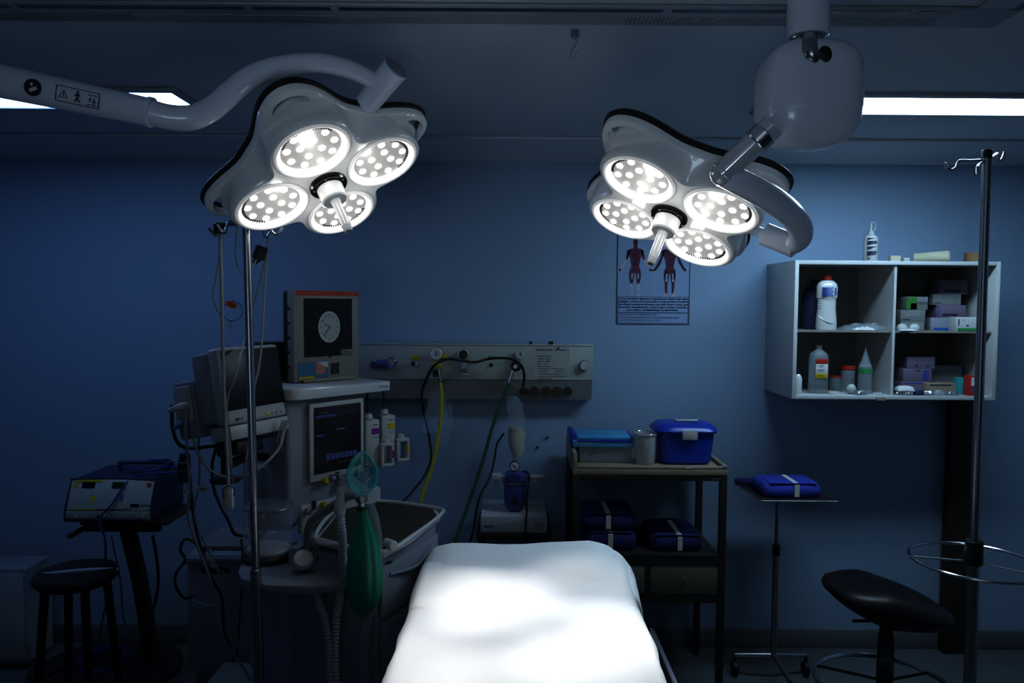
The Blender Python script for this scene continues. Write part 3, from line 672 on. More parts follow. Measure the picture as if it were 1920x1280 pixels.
# lower right
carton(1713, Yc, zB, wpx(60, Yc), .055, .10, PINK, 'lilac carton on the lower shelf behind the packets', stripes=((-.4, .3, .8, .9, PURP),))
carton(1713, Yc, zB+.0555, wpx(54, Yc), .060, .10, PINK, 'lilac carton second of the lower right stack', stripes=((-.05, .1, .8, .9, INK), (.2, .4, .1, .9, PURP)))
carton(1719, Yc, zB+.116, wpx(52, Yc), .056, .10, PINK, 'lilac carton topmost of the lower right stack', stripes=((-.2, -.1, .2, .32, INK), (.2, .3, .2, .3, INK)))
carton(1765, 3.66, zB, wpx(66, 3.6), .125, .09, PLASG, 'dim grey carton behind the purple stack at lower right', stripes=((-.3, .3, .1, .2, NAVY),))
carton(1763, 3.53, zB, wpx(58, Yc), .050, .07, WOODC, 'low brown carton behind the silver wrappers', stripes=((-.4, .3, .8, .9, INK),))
carton(1803, 3.50, zB, wpx(14, Ye), .078, .04, TEALC, 'slim teal carton next to the red one')
carton(1824, 3.46, zB, wpx(17, Ye), .092, .04, RED, 'slim red carton with white label beside the pole', stripes=((-.2, .35, .5, .92, PAPER), (-.15, .3, .25, .42, PURP)))
for i, (px, Y_, s_, mt, lb_, dz) in enumerate(((1697, 3.455, .034, FOIL, 'blue white packet lowest of the pile by the divider', 0), (1700, 3.455, .040, PAPER, 'white packet with red corner on the pile by the divider', .019), (1727, 3.45, .022, NAVY, 'dark packet next to the packet pile', 0),
        (1745, 3.45, .020, FOIL, 'small silver wrapper in the middle of the packet row', 0), (1765, 3.45, .022, PLASG, 'grey packet before the brown carton', 0), (1789, 3.45, .026, FOIL, 'shiny silver wrapper by the teal carton', 0))):
    packet(px, Y_, zB+dz, s_, mt, lb_, .2*((i % 3)-1))
# ------------------------------------------------------------------ anatomy poster
PY = WY-.003
x0 = at(1157, 500, PY).x; x1 = at(1294, 500, PY).x; z0 = at(1225, 608, PY).z; z1 = at(1225, 405, PY).z
po = thing('anatomy_poster', ((x0+x1)/2, PY, z0), 'wall poster with two red muscle figures above a block of small text', 'poster')
MB().bx(x0, x1, PY, WY-.0005, z0, z1).build('sheet', POSTER, po)
ln = MB()
for a in ((x0, x1, z0, z0+.0035), (x0, x0+.0035, z0, z1), (x1-.0035, x1, z0, z1), (x0, x1, z1-.0035, z1)): ln.bx(a[0], a[1], PY-.0008, PY, a[2], a[3])
zl1 = at(1225, 557, PY).z; zl2 = at(1225, 586, PY).z
for a in ((x0+.006, x1-.006, zl1, zl1+.0018), (x0+.006, x1-.006, zl2, zl2+.0018), (x0+.006, x1-.006, zl2-.004, zl2-.0026), (x0+.006, x1-.006, z0+.007, z0+.0085), (x1-.008, x1-.006, z0+.007, zl1), (x0+.006, x0+.008, z0+.007, zl1)): ln.bx(a[0], a[1], PY-.0008, PY, a[2], a[3])
ln.build('border', INK, po)
TX = ["O local da placa dispersiva é geralmente ditado pelo sítio", "cirúrgico, sendo ela posicionada o mais próximo possível", "do campo, preferencialmente em pele limpa e seca, em", "área bem vascularizada e com maior massa muscular,", "para melhor condutibilidade da eletricidade."]
xi0 = x0+.010; xi1 = x1-.010
for i, t_ in enumerate(TX):
    z = zl1-.0125-i*.0142; w_ = (xi1-xi0) if i < 4 else (xi1-xi0)*.75; xs = xi0 if i < 4 else xi0+(xi1-xi0)*.12
    text('lettering', t_, .0135, frame((xs, PY-.001, z), (1, 0, 0), (0, 0, 1)), INK, po, bold=True, width=w_)
for i, (t_, w_) in enumerate((("Centro Universitário do Hospital Federal - 2019", .55), ("Coordenadora de enfermagem: Marcela Souza, Maria Amaral e Isabela Cristina", .88), ("Internos de UFCM: Mariana Silva e Thaiane de Oliveira", .62))):
    text('lettering', t_, .009, frame((xi0, PY-.001, zl2-.014-i*.0135), (1, 0, 0), (0, 0, 1)), NAVY, po, width=(xi1-xi0)*w_)
def figure(pxc, back):
    # flat printed figure, pixel rows give its proportions; s = metres per pixel
    s_ = WY/F; cx_ = at(pxc, 500, PY).x; zf = at(1225, 556, PY).z; fg = bpy.data.objects.new('muscle_figure', None); COL.objects.link(fg); fg.parent = po
    fg.location = WM(po).inverted() @ Vector((cx_, PY, zf)); mats_ = [MUSC, MUSC2, MUSC3]; mb = MB()
    def poly(pts, mi, lift=0):
        y = PY-.0009-lift
        for sx in ((1, -1)):
            q = [(cx_+sx*p[0]*s_, zf+p[1]*s_) for p in pts]; mb.prism([(a, b) for a, b in q], 0, .0004, M=Matrix(((1, 0, 0, 0), (0, 0, -1, y), (0, 1, 0, 0), (0, 0, 0, 1))), mi=mi)
    poly([(0, 96), (3, 96), (4, 90), (11, 88), (14, 84), (13, 78), (10, 72), (8, 62), (7, 56), (10, 48), (0, 44)], 0)       # torso
    poly([(10, 88), (15, 86), (16, 80), (18, 70), (15, 68), (12, 76)], 2)                                                  # upper arm
    poly([(18, 71), (24, 60), (28, 53), (31, 50), (30, 47), (26, 49), (22, 54), (15, 66)], 1 if not back else 2)            # forearm
    poly([(28, 54), (32, 52), (34, 48), (31, 46), (28, 44), (27, 49)], 1)                                                 # hand
    poly([(0, 48), (10, 50), (11, 40), (10, 30), (8, 24), (4, 24), (2, 36)], 0 if not back else 2, .0002)                  # thigh
    poly([(4, 26), (9, 26), (9, 16), (7, 6), (4, 6), (4, 16)], 1 if not back else 0)                                      # shin
    poly([(4, 7), (7, 7), (12, 1), (8, 0), (5, 2)], 1)                                                                    # foot
    poly([(0, 104), (2, 108), (4, 104), (4, 99), (2, 95), (0, 95)], 2)                                                    # head and neck
    for z in (58, 64, 70, 76): poly([(0, z), (5, z+1), (5, z+3.4), (0, z+3)], 2, .0003)
    poly([(1, 80), (9, 80), (11, 86), (1, 87)], 2 if back else 0, .0003)
    poly([(4, 44), (7, 42), (7, 32), (5, 30)], 1, .0005)
    poly([(4, 32), (8, 33), (8, 28), (5, 27)], 1 if back else 2, .0006)
    mb.build('printed_body', mats_, fg)
figure(1191, False); figure(1256, True)
# ------------------------------------------------------------------ medical gas rail
RY0 = 3.70
x0 = at(645, 690, RY0).x; x1 = at(1112, 690, RY0).x; zb = at(900, 749, RY0).z; zm = at(900, 712, RY0).z; zt = at(900, 647, RY0).z
ra = thing('medical_gas_panel', ((x0+x1)/2, (RY0+WY)/2, zb), 'long cream medical gas panel on the blue wall', 'gas panel')
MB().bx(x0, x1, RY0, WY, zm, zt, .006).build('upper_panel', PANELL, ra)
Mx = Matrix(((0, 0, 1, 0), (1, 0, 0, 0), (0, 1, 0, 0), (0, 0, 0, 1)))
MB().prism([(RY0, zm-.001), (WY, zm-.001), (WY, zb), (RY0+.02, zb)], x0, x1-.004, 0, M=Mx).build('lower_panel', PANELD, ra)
MB().bx(x0+.002, x1+.002, RY0-.003, WY, zt-.001, zt+.006, .002).build('top_ledge', PLAS, ra)
def rp(px, py, off=0): return at(px, py, RY0-off)
def disc(px, py, r, t, mt, name, par, off=0, n=28):
    p = rp(px, py); return MB().cyl(p+Vector((0, -off, 0)), p+Vector((0, -off-t, 0)), r, n=n, bev=min(t, r)*.15).build(name, mt, par)
def tagbox(px, py, w_, h_, mt, name, par, off=0, t=.003):
    p = rp(px, py); return MB().box((p.x, p.y-off-t/2, p.z), (w_, t, h_), .0006).build(name, mt, par)
for i, px in enumerate((1002, 1024, 1044, 1064)):
    p = at(px, 733, RY0+.012)
    k = MB().cyl(p+Vector((0, 0, 0)), p+Vector((0, -.016, 0)), .024 if i in (0, 1, 2) else .022, n=24, bev=.002).build('socket', WOODD, ra)
p = at(982, 733, RY0+.012); MB().box((p.x, p.y-.016, p.z), (.038, .032, .030), .004).build('plug', BLACK, ra)
tagbox(778, 670, .045, .020, YEL, 'outlet_label', ra); disc(775, 681, .010, .012, BLACK, 'gas_outlet', ra); disc(781, 681, .006, .010, STEEL, 'gas_outlet', ra)
tagbox(921, 670, .032, .016, GREENC, 'outlet_label', ra); disc(921, 684, .010, .010, BLACK, 'gas_outlet', ra)
disc(700, 683, .018, .012, STEEL, 'gas_outlet', ra)
disc(1095, 685, .026, .010, BLACK, 'knob_ring', ra); 
kn = disc(1095, 685, .0235, .028, PLAS, 'round_knob', ra); tag(kn, 'round white dial knob')
for px in (1033, 995): tagbox(px, 643, .024 if px == 1033 else .016, .014, BLACK if px == 1033 else NAVY, 'top_clip', ra, off=-.03, t=.02)
# printed sheet stuck on the panel
sx0 = at(1000, 650, RY0).x; sx1 = at(1068, 650, RY0).x; sz1 = at(1000, 650, RY0).z; sz0 = at(1000, 716, RY0).z
pn = thing('printed_notice', ((sx0+sx1)/2, RY0, sz0), 'printed white notice list on the gas panel beside the round knob', 'notice')
MB().bx(sx0, sx1, RY0-.0012, RY0-.0004, sz0+.012, sz1).build('paper', PANELL, pn)
mT = lambda px, py: frame(rp(px, py, .0016), (1, 0, 0), (0, 0, 1))
text('lettering', 'Bancada do Oxi', .014, mT(1006, 657), INK, pn, bold=True, width=wpx(29, RY0)); text('lettering', 'unimed', .010, mT(1049, 657), INK, pn, bold=True, width=wpx(12, RY0))
MB().add([rp(1041, 656, .0018), rp(1049, 649, .0018), rp(1048, 656, .0018)], [[0, 1, 2]]).build('logo', INK, pn)
for i, (t_, w_) in enumerate((("• Fluxômetro  central", 27), ("• Manguitos estéreis", 27), ("• Aspirador   clínico", 26), ("• Rede   - válvula", 21), ("• Cateteres nasais", 26), ("• Traqueostomia - nº 7 Cânula Portex nº", 54), ("• Traqueias          extensor e", 54), ("   aerossol Frasco e Máscara com um", 54), ("   traqueia corrugada e umidificador", 54), ("   Pressão 50psi", 24), ("• Oxímetro  no leito", 25))):
    text('lettering', t_, .0105, mT(1006, 668.5+i*4.75), INK, pn, width=wpx(w_, RY0))
# flow meters and valves on the rail
v = thing('blue_valve', rp(720, 688, .03), 'blue purple valve with a ring handle on the left of the gas panel', 'valve')
MB().cyl(rp(706, 683), rp(706, 683)+Vector((0, -.02, 0)), .014, n=20).build('inlet', STEEL, v)
MB().cyl(rp(708, 682, .022), rp(728, 681, .03), .021, .017, 24, bev=.003).build('body', PURP, v)
MB().torus(.024, .004, Matrix.Translation(rp(733, 680, .03)) @ Matrix.Rotation(PI/2, 4, 'X') @ Matrix.Rotation(.5, 4, 'Y'), 28, 8).build('ring_handle', PURP, v)
MB().sph(rp(740, 676, .035), .008, 14).build('tip', CHROME, v)
MB().cyl(rp(722, 688, .03), rp(725, 694, .03), .004, n=10).build('stub', BLACK, v)
def gauge(px, py, r, par, face, off=.03):
    p = rp(px, py, off); g = MB().cyl(p, p+Vector((0, -.02, 0)), r, n=32, bev=.002).build('gauge_body', STEEL, par)
    MB().cyl(p+Vector((0, -.0202, 0)), p+Vector((0, -.0215, 0)), r*.86, n=32).build('dial', face, g)
    MB().cyl(p+Vector((r*.15, -.023, -r*.4)), p+Vector((-r*.1, -.023, r*.5)), .0016, n=6).build('needle', BLACK, g)
r1 = thing('yellow_regulator', rp(820, 690, .04), 'round gauge on a yellow regulator with a yellow hose fitting, gas panel', 'regulator')
gauge(819, 662, .029, r1, PLAS); MB().box(rp(820, 684, .035), (.045, .04, .036), .006).build('valve_block', YEL, r1)
MB().box(rp(831, 667, .012), (.03, .022, .026), .002).build('yellow_tag', YEL, r1)
MB().cyl(rp(816, 694, .035), rp(816, 706, .035), .013, .012, 18).build('knob', WOODD, r1)
MB().cyl(rp(823, 692, .04), rp(826, 715, .045), .010, .007, 16).build('hose_tail', STEEL, r1)
r2 = thing('dark_gauge', rp(869, 690, .03), 'dark round gauge with a small chrome knob in the middle of the gas panel', 'regulator')
gauge(869, 664, .028, r2, WOODD, .01)
MB().box(rp(869, 688, .02), (.034, .04, .044), .005).build('valve_block', PLASG, r2); MB().cyl(rp(869, 687, .04), rp(869, 687, .058), .011, n=20, bev=.002).build('knob', CHROME, r2)
MB().box(rp(873, 701, .006), (.036, .01, .012), .001).build('label', PAPER, r2); MB().cyl(rp(872, 679, .03), rp(882, 685, .03), .004, n=10).build('lever', STEEL, r2)
r3 = thing('chrome_regulator', rp(967, 695, .04), 'dark regulator with chrome knob feeding the green hose', 'regulator')
gauge(976, 663, .026, r3, PANELL, .02); MB().sph(rp(968, 686, .035), .027, 24, sc=(1, .8, 1)).build('valve_body', DARK, r3); MB().cyl(rp(966, 687, .055), rp(966, 687, .075), .012, n=20, bev=.002).build('knob', CHROME, r3)
MB().cyl(rp(962, 695, .045), rp(954, 718, .06), .009, .006, 14).build('hose_tail', STEEL, r3)
# hoses from the rail
def cable(name, pts, r, m_, label, cat='cable', group=None, n=8, k=6):
    mb = MB().tube(pts, r, n, k=k); return one(name, mb, m_, label, cat, group)
a = at
cable('green_hose', [a(954, 719, 3.63), a(945, 740, 3.62), a(925, 795, 3.60), a(905, 865, 3.57), a(880, 940, 3.53), a(858, 1000, 3.48), a(840, 1060, 3.42), a(815, 1150, 3.3)], .0085, GREENH, 'thick green gas hose slanting down from the chrome regulator', 'hose')
cable('yellow_hose', [a(826, 717, 3.655), a(828, 745, 3.65), a(826, 790, 3.64), a(818, 840, 3.62), a(806, 890, 3.60), a(792, 930, 3.57), a(780, 980, 3.55), a(770, 1060, 3.5)], .0085, YEL, 'yellow gas hose hanging from the yellow regulator', 'hose')
cable('black_cable', [a(980, 726, 3.68), a(983, 705, 3.66), a(977, 684, 3.60), a(962, 674, 3.60), a(940, 671, 3.62), a(915, 673, 3.64), a(890, 679, 3.62), a(865, 676, 3.60), a(840, 673, 3.61), a(815, 684, 3.60), a(802, 705, 3.63), a(791, 735, 3.67), a(793, 765, 3.71), a(800, 795, 3.74), a(806, 830, 3.75), a(808, 860, 3.74), a(795, 893, 3.70), a(765, 930, 3.62), a(750, 945, 3.55)], .0062, BLACK, 'black power cable looped across the gas panel and down the wall')
cable('black_tube', [a(945, 812, 3.76), a(932, 832, 3.76), a(927, 860, 3.74), a(918, 895, 3.70), a(898, 935, 3.66), a(888, 990, 3.66), a(878, 1030, 3.66)], .005, BLACK, 'thin black tube behind the blue vacuum pump', 'tube')
# hanging packets of tubing
def bag(name, rows, Y, m_, label, inner=None, d=.03, seed=0):
    t = thing(name, a(rows[-1][0], rows[-1][1], Y), label, 'plastic bag'); rg = []
    n = 20
    fine = []
    for i in range(len(rows)-1):
        for j in range(5):
            q = j/5; fine.append([rows[i][c]*(1-q)+rows[i+1][c]*q for c in range(3)])
    fine.append(list(rows[-1]))
    for (px, py, hw) in fine:
        c_ = a(px, py, Y); w_ = hw/F*Y; r_ = []
        for i in range(n):
            an = 2*PI*i/n; q = 1+.35*noise.noise(Vector((math.cos(an)*1.6, math.sin(an)*1.6, py*.06+seed)))
            r_.append(c_+Vector((math.cos(an)*w_*q, math.sin(an)*min(w_, d)*q, 0)))
        rg.append(r_)
    MB().rings(rg).build('film', m_, t, sharp=50)
    if inner:
        rg = []
        for (px, py, hw) in inner:
            c_ = a(px, py, Y); w_ = hw/F*Y
            rg.append([c_+Vector((math.cos(2*PI*i/16)*w_*(1+.25*noise.noise(Vector((i, py*.1, 3)))), math.sin(2*PI*i/16)*min(w_, d*.8), 0)) for i in range(16)])
        MB().rings(rg).build('stuffing', CREAM, t, sharp=60)
    return t
bag('gauze_bag', [(962, 742, 9), (966, 755, 14), (968, 785, 15), (970, 812, 18), (969, 835, 16), (970, 855, 11), (970, 866, 6)], 3.66, CLEAR, 'clear plastic bag stuffed with cream gauze hanging over the blue pump', [(966, 800, 11), (968, 812, 16), (968, 828, 15), (970, 845, 12), (970, 858, 7)])
bag('catheter_packet', [(823, 733, 10), (820, 750, 17), (817, 780, 20), (813, 800, 19), (812, 811, 17)], 3.71, CLEAR, 'clear packet hanging behind the yellow hose', d=.014, seed=5)
bag('tubing_bag', [(836, 742, 5), (838, 760, 10), (836, 800, 12), (832, 835, 9)], 3.745, CLEAR, 'thin clear film hanging just right of the yellow hose', d=.012, seed=9)
# small marks on the wall
for px, py in ((528, 648), (1026, 820), (1008, 838)):
    p = a(px, py, WY-.001); one('wall_hook', MB().cyl(p, p+Vector((0, -.008, 0)), .006, n=12), INK, {528: 'tiny dark plug in the wall left of the tilted touch monitor', 1026: 'upper tiny dark plug in the wall left of the tan cart', 1008: 'lower tiny dark plug in the wall left of the tan cart'}[px], 'wall plug')
# ------------------------------------------------------------------ vacuum pump on a white unit on a dark stand
Yb = 3.42
ux0 = a(901, 980, Yb).x; ux1 = a(1026, 980, Yb).x; uz0 = a(960, 999, Yb).z; uz1 = a(960, 968, Yb).z
st = thing('equipment_stand', ((ux0+ux1)/2, Yb+.17, 0), 'dark steel stand carrying the white equipment box', 'stand')
MB().bx(ux0-.02, ux1+.02, Yb-.01, Yb+.36, uz0-.03, uz0-.001, .004).build('top', DARK, st)
MB().bx(ux0-.0, ux1+.0, Yb+.0, Yb+.34, .15, .18, .004).build('shelf', DARK, st)
for x in (ux0, ux1):
    for y in (Yb+.01, Yb+.33): MB().bx(x-.012, x+.012, y-.012, y+.012, .0, uz0-.031, .002).build('leg', DARK, st)
un = thing('white_equipment_box', ((ux0+ux1)/2, Yb+.15, uz0), 'low white equipment box under the blue vacuum pump', 'equipment box')
MB().bx(ux0, ux1, Yb, Yb+.31, uz0, uz1, .006).build('case', PLAS, un)
mU = lambda px, py: frame(a(px, py, Yb-.0008), (1, 0, 0), (0, 0, 1))
text('lettering', '◄aspirador', .016, mU(908, 988), NAVY, un, bold=True, width=wpx(20, Yb)); pr_ = MB()
for i, (px, w_) in enumerate(((1001, 17), (1001, 17), (1004, 11))): p = a(px, 982+i*5, Yb-.0004); pr_.bx(p.x, p.x+wpx(w_, Yb), p.y-.0004, p.y, p.z-.0015, p.z+.0015)
for px in (943, 958): p = a(px, 982, Yb-.0004); pr_.bx(p.x, p.x+wpx(9, Yb), p.y-.0004, p.y, p.z-.001, p.z+.001)
pr_.build('print', NAVY, un)
pu = thing('vacuum_pump', (a(965, 960, 3.56).x, 3.56, uz1), 'blue purple vacuum regulator with round gauge and side arms', 'vacuum pump')
Yq = 3.52
def rr(pxa, pya, hw, dy=.05): c_ = a(pxa, pya, Yq); w_ = hw/F*Yq; return [c_+Vector((w_*math.copysign(abs(math.cos(t))**.6, math.cos(t)), dy*math.copysign(abs(math.sin(t))**.6, math.sin(t)), 0)) for t in [2*PI*i/28 for i in range(28)]]
MB().rings([rr(965, 958, 8, .02), rr(965, 952, 15, .035), rr(965, 942, 20), rr(965, 905, 20.5), rr(965, 903, 20.5)]).build('canister', PURP, pu)
MB().rings([rr(965, 904, 23, .055), rr(965, 899, 23, .055)]).build('band', STEEL, pu)
MB().rings([rr(966, 898, 20), rr(966, 888, 19), rr(966, 884, 14, .04)]).build('head', PURP, pu)
ribs = MB()
for px in (957, 963, 969, 975): p = a(px, 892, Yq-.05); ribs.box(p, (.006, .01, .028), .002)
ribs.build('ribs', PURP, pu)
p = a(965, 872, Yq); MB().cyl(p, p+Vector((0, -.022, 0)), .024, n=32, bev=.002).cyl(p+Vector((0, .01, -.02)), p+Vector((0, .01, -.035)), .008, n=12).build('gauge', DARK, pu)
MB().cyl(p+Vector((0, -.0225, 0)), p+Vector((0, -.024, 0)), .020, n=32).build('dial', PAPER, pu); MB().cyl(p+Vector((-.010, -.025, .008)), p+Vector((.010, -.025, -.009)), .002, n=6).build('needle', BLACK, pu)
p = a(931, 893, Yq); MB().box(p, (.045, .04, .028), .004).cyl(p, a(948, 893, Yq), .008, n=12).build('side_arm', PLAS, pu)
MB().lathe([(0, -.062), (.010, -.062), (.013, -.058), (.013, -.014), (0, -.014)], Matrix.Translation(p), 20).build('bowl', CLEAR2, pu)
p = a(1000, 893, Yq); MB().cyl(a(984, 893, Yq), a(1012, 894, Yq), .011, n=18, bev=.002).cyl(a(1012, 894, Yq-.0), a(1019, 894, Yq-.0), .013, n=18, bev=.003).build('side_arm', PLAS, pu)
MB().box(a(1000, 900, Yq), (.036, .03, .014), .003).build('bracket', PLASG, pu)
p0 = a(955, 947, Yq-.052); MB().add([a(955, 946, Yq-.051), a(965, 931, Yq-.051), a(975, 946, Yq-.051)], [[0, 2, 1]]).build('triangle_mark', INK, pu)
MB().tube([a(978, 886, Yq), a(986, 884, Yq), a(992, 893, Yq-.03), a(990, 910, Yq-.05), a(987, 940, Yq-.055), a(988, 958, Yq-.06)], .006, 8).build('power_lead', BLACK, pu)
cable('pump_cord', [a(988, 958, 3.455), a(987, 966, 3.40), a(986, 985, 3.40), a(986, 1010, 3.40), a(985, 1060, 3.38)], .0045, BLACK, 'black cord running down the front of the white equipment box')
# ------------------------------------------------------------------ tan cart with drawers
KY0, KY1 = 3.28, 3.73
kx0 = a(1075, 880, KY0).x; kx1 = a(1365, 880, KY0).x; kz = a(1200, 874, KY0).z
ct = thing('storage_cart', ((kx0+kx1)/2, (KY0+KY1)/2, 0), 'dark metal cart with tan top tray and two olive drawers', 'cart')
MB().bx(kx0, kx1, KY0, KY1, kz-.040, kz-.012, .003).build('top_shelf', WOODC, ct)
MB().bx(kx0, kx0+.018, KY0, KY1, kz-.0115, kz+.055, .003).build('side_rim', WOODC, ct)
MB().bx(kx1-.018, kx1, KY0, KY1, kz-.0115, kz+.004, .003).build('side_rim', WOODC, ct)
MB().bx(kx0+.019, kx1-.019, KY1-.018, KY1, kz-.0115, kz+.045, .003).build('back_rim', WOODC, ct)
MB().bx(kx0+.019, kx1-.019, KY0, KY0+.012, kz-.0115, kz-.002, .002).build('front_rim', WOODC, ct)
for x in (kx0+.016, kx1-.016):
    for y in (KY0+.016, KY1-.016): MB().bx(x-.015, x+.015, y-.015, y+.015, 0, kz-.041, .002).build('leg', DARK, ct)
MB().bx(kx0+.032, kx1-.032, KY0+.003, KY0+.028, kz-.065, kz-.041, .002).build('top_rail', DARK, ct); MB().bx(kx0+.032, kx1-.032, KY1-.028, KY1-.003, kz-.065, kz-.041, .002).build('top_rail', DARK, ct)
zs2 = a(1250, 1040, KY0).z
MB().bx(kx0+.031, kx1-.031, KY0+.002, KY1-.002, zs2-.012, zs2, .002).bx(kx0+.032, kx1-.032, KY0+.001, KY0+.012, zs2-.045, zs2-.012).build('middle_shelf', DARK, ct)
zd0 = a(1250, 1114, KY0).z; zd1 = a(1250, 1058, KY0).z; xm = a(1215, 1080, KY0).x
MB().bx(kx0+.032, kx1-.032, KY0+.004, KY1-.004, zd0-.04, zd0-.022, .002).bx(kx0+.032, kx1-.032, KY0+.001, KY0+.02, zd0-.035, zd0-.004).bx(xm-.010, xm+.010, KY0+.002, KY0+.02, zd0-.003, zs2-.046).build('drawer_frame', DARK, ct)
for xa, xb in ((kx0+.034, xm-.012), (xm+.012, kx1-.034)):
    d_ = MB().bx(xa, xb, KY0+.004, KY0+.024, zd0, zd1, .002).bx(xa+.01, xb-.01, KY0+.024, KY1-.05, zd0+.005, zd1-.02).build('drawer', GREEND, ct)
    c_ = Vector(((xa+xb)/2, KY0+.004, (zd0+zd1)/2)); MB().cyl(c_, c_+Vector((0, -.014, 0)), .008, .01, 16).build('knob', GREEND, d_)
for (xa, xb) in ((1286, 1300),): p = a(1293, 877, KY0-.001); MB().bx(p.x-.016, p.x+.016, KY0-.0015, KY0, p.z-.002, p.z+.002).build('sticker', PAPER, ct)
p = a(1357, 874, KY0-.001); MB().bx(p.x-.02, p.x+.018, KY0-.0015, KY0-.0001, p.z-.002, p.z+.002).build('sticker', PAPER, ct)
p = a(1343, 899, KY0); mm = MB(); mm.box(p+Vector((0, .002, 0)), (.040, .004, .010), .001).build('bracket', STEEL, ct)
zk = kz-.0118
# things on the cart
bx0 = a(1085, 850, 3.40).x; bx1 = a(1186, 850, 3.40).x; b1 = thing('clear_container', ((bx0+bx1)/2, 3.46, zk), 'clear plastic container with pale blue lid on the tan cart', 'container')
zt_ = a(1130, 838, 3.40).z
bz = MB(); bz.rings([[Vector((x, y, z)) for x, y in ((bx0+i_, 3.40+i_*.5), (bx1-i_, 3.40+i_*.5), (bx1-i_, 3.62-i_*.5), (bx0+i_, 3.62-i_*.5))] for z, i_ in ((zk, .008), (zk+.004, .005), (zt_, 0), (zt_, .004), (zk+.006, .010))], cap0=True, cap1=True).build('tub', CLEAR2, b1)
zl_ = a(1130, 826, 3.385).z; lx0 = a(1074, 830, 3.385).x; lx1 = a(1193, 830, 3.385).x
ld_ = MB().bx(lx0, lx1, 3.385, 3.64, zt_+.001, zl_, .006).bx(lx0+.02, lx1-.02, 3.40, 3.62, zl_, zl_+.018, .008).build('lid', CLEARB, b1)
MB().bx(lx0-.01, lx0+.015, 3.40, 3.62, zt_-.0, zl_+.028, .008).build('lid_clip', BLUEP, ld_)
MB().bx(lx1-.012, lx1+.004, 3.40, 3.62, zt_-.0, zl_+.006, .005).build('lid_clip', BLUEP, ld_)
MB().bx(lx0+.02, lx1-.02, 3.381, 3.386, zl_-.006, zl_+.004, .002).build('lid_edge', BLUEP, ld_)
MB().tube([Vector((bx0+.06, 3.5, zk+.01)), Vector((bx0+.08, 3.48, zk+.06)), Vector((bx0+.09, 3.47, zk+.075))], .008, 8).build('contents', NAVY, b1)
m = Matrix.Translation((a(1209, 840, 3.40).x, 3.40, zk)); hc = a(1209, 812, 3.40).z-zk
cu = thing('white_cup', m.translation, 'white plastic beaker between the clear container and the blue case', 'beaker')
MB().lathe([(0, 0), (.042, 0), (.044, .003), (.054, hc-.004), (.058, hc-.003), (.058, hc), (.052, hc), (.042, .006), (0, .006)], m, 36).build('cup_body', PLAS, cu)
MB().torus(.053, .0018, m @ Matrix.Translation((0, 0, hc+.003)), 36, 6).build('rim_ring', CHROME, cu)
cx_ = a(1283, 830, 3.42).x; bc = thing('blue_case', (cx_, 3.42, zk), 'deep blue plastic case with white latch and white top handle', 'case')
hh = a(1283, 808, 3.38).z-zk
def se(hx, hy, z, e=.45): return [Vector((cx_+hx*math.copysign(abs(math.cos(t))**e, math.cos(t)), 3.45+hy*math.copysign(abs(math.sin(t))**e, math.sin(t)), zk+z)) for t in [2*PI*i/40 for i in range(40)]]
MB().rings([se(.108, .075, 0), se(.118, .085, .012), se(.128, .09, hh*.6), se(.134, .094, hh-.002)]).build('case_body', BLUEP, bc)
MB().rings([se(.146, .106, hh-.006), se(.148, .108, hh+.002), se(.142, .102, hh+.012), se(.12, .085, hh+.030), se(.09, .06, hh+.036)]).build('lid', BLUEP, bc)
hz = zk+hh+.038
MB().tube([Vector((cx_-.050, 3.42, hz-.014)), Vector((cx_-.046, 3.41, hz+.006)), Vector((cx_-.03, 3.40, hz+.008)), Vector((cx_+.04, 3.40, hz+.008)), Vector((cx_+.055, 3.41, hz+.006)), Vector((cx_+.058, 3.42, hz-.014))], .0055, 10).build('handle', PLAS, bc)
MB().box((cx_+.008, 3.345, zk+hh-.012), (.070, .008, .044), .003).build('latch', PLAS, bc)
# wrapped packs
def pack(px0, px1, py0, py1, Y, d_, mt, label, name='wrapped_pack', zbase=None, group=None, tapex=.5, rz=0):
    p0 = a(px0, py1, Y); p1 = a(px1, py0, Y); w_ = p1.x-p0.x; h_ = p1.z-p0.z; z0_ = p0.z if zbase is None else zbase
    c_ = Vector(((p0.x+p1.x)/2, Y+d_/2, z0_)); t = thing(name, c_, label, 'wrapped pack', group)
    rg = []
    for q, ins in ((0, .012), (.12, .002), (.5, 0), (.85, .006), (1, .02)):
        r_ = []
        for i in range(48):
            an = 2*PI*i/48; ex = .35; x = (w_/2-ins)*math.copysign(abs(math.cos(an))**ex, math.cos(an)); y = (d_/2-ins)*math.copysign(abs(math.sin(an))**ex, math.sin(an))
            r_.append(c_+Vector((x, y, q*h_*(.92+.10*noise.noise(Vector((x*12, y*12, px0)))))))
        rg.append(r_)
    MB().rings(rg).build('wrap', mt, t, sharp=60)
    tx = c_.x+(tapex-.5)*w_
    MB().bx(tx-.011, tx+.011, Y-.0015, Y+.004, z0_+h_*.08, z0_+h_*.9).bx(tx-.011, tx+.011, Y+.012, Y+d_*.8, z0_+h_*.97, z0_+h_*.97+.0015).build('tape_strip', TAPE, t)
    fl = MB(); fl.bx(c_.x-w_*.38, c_.x+w_*.40, Y+.006, Y+d_*.6, z0_+h_*.95, z0_+h_*.985, .003).build('folded_flap', mt, t)
    return t
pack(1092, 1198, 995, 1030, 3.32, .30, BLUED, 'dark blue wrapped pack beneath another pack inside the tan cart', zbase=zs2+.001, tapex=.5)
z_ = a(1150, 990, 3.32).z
pack(1086, 1196, 956, 986, 3.33, .28, BLUED, 'dark blue wrapped pack topmost of the stack inside the tan cart', zbase=zs2+.094, tapex=.5)
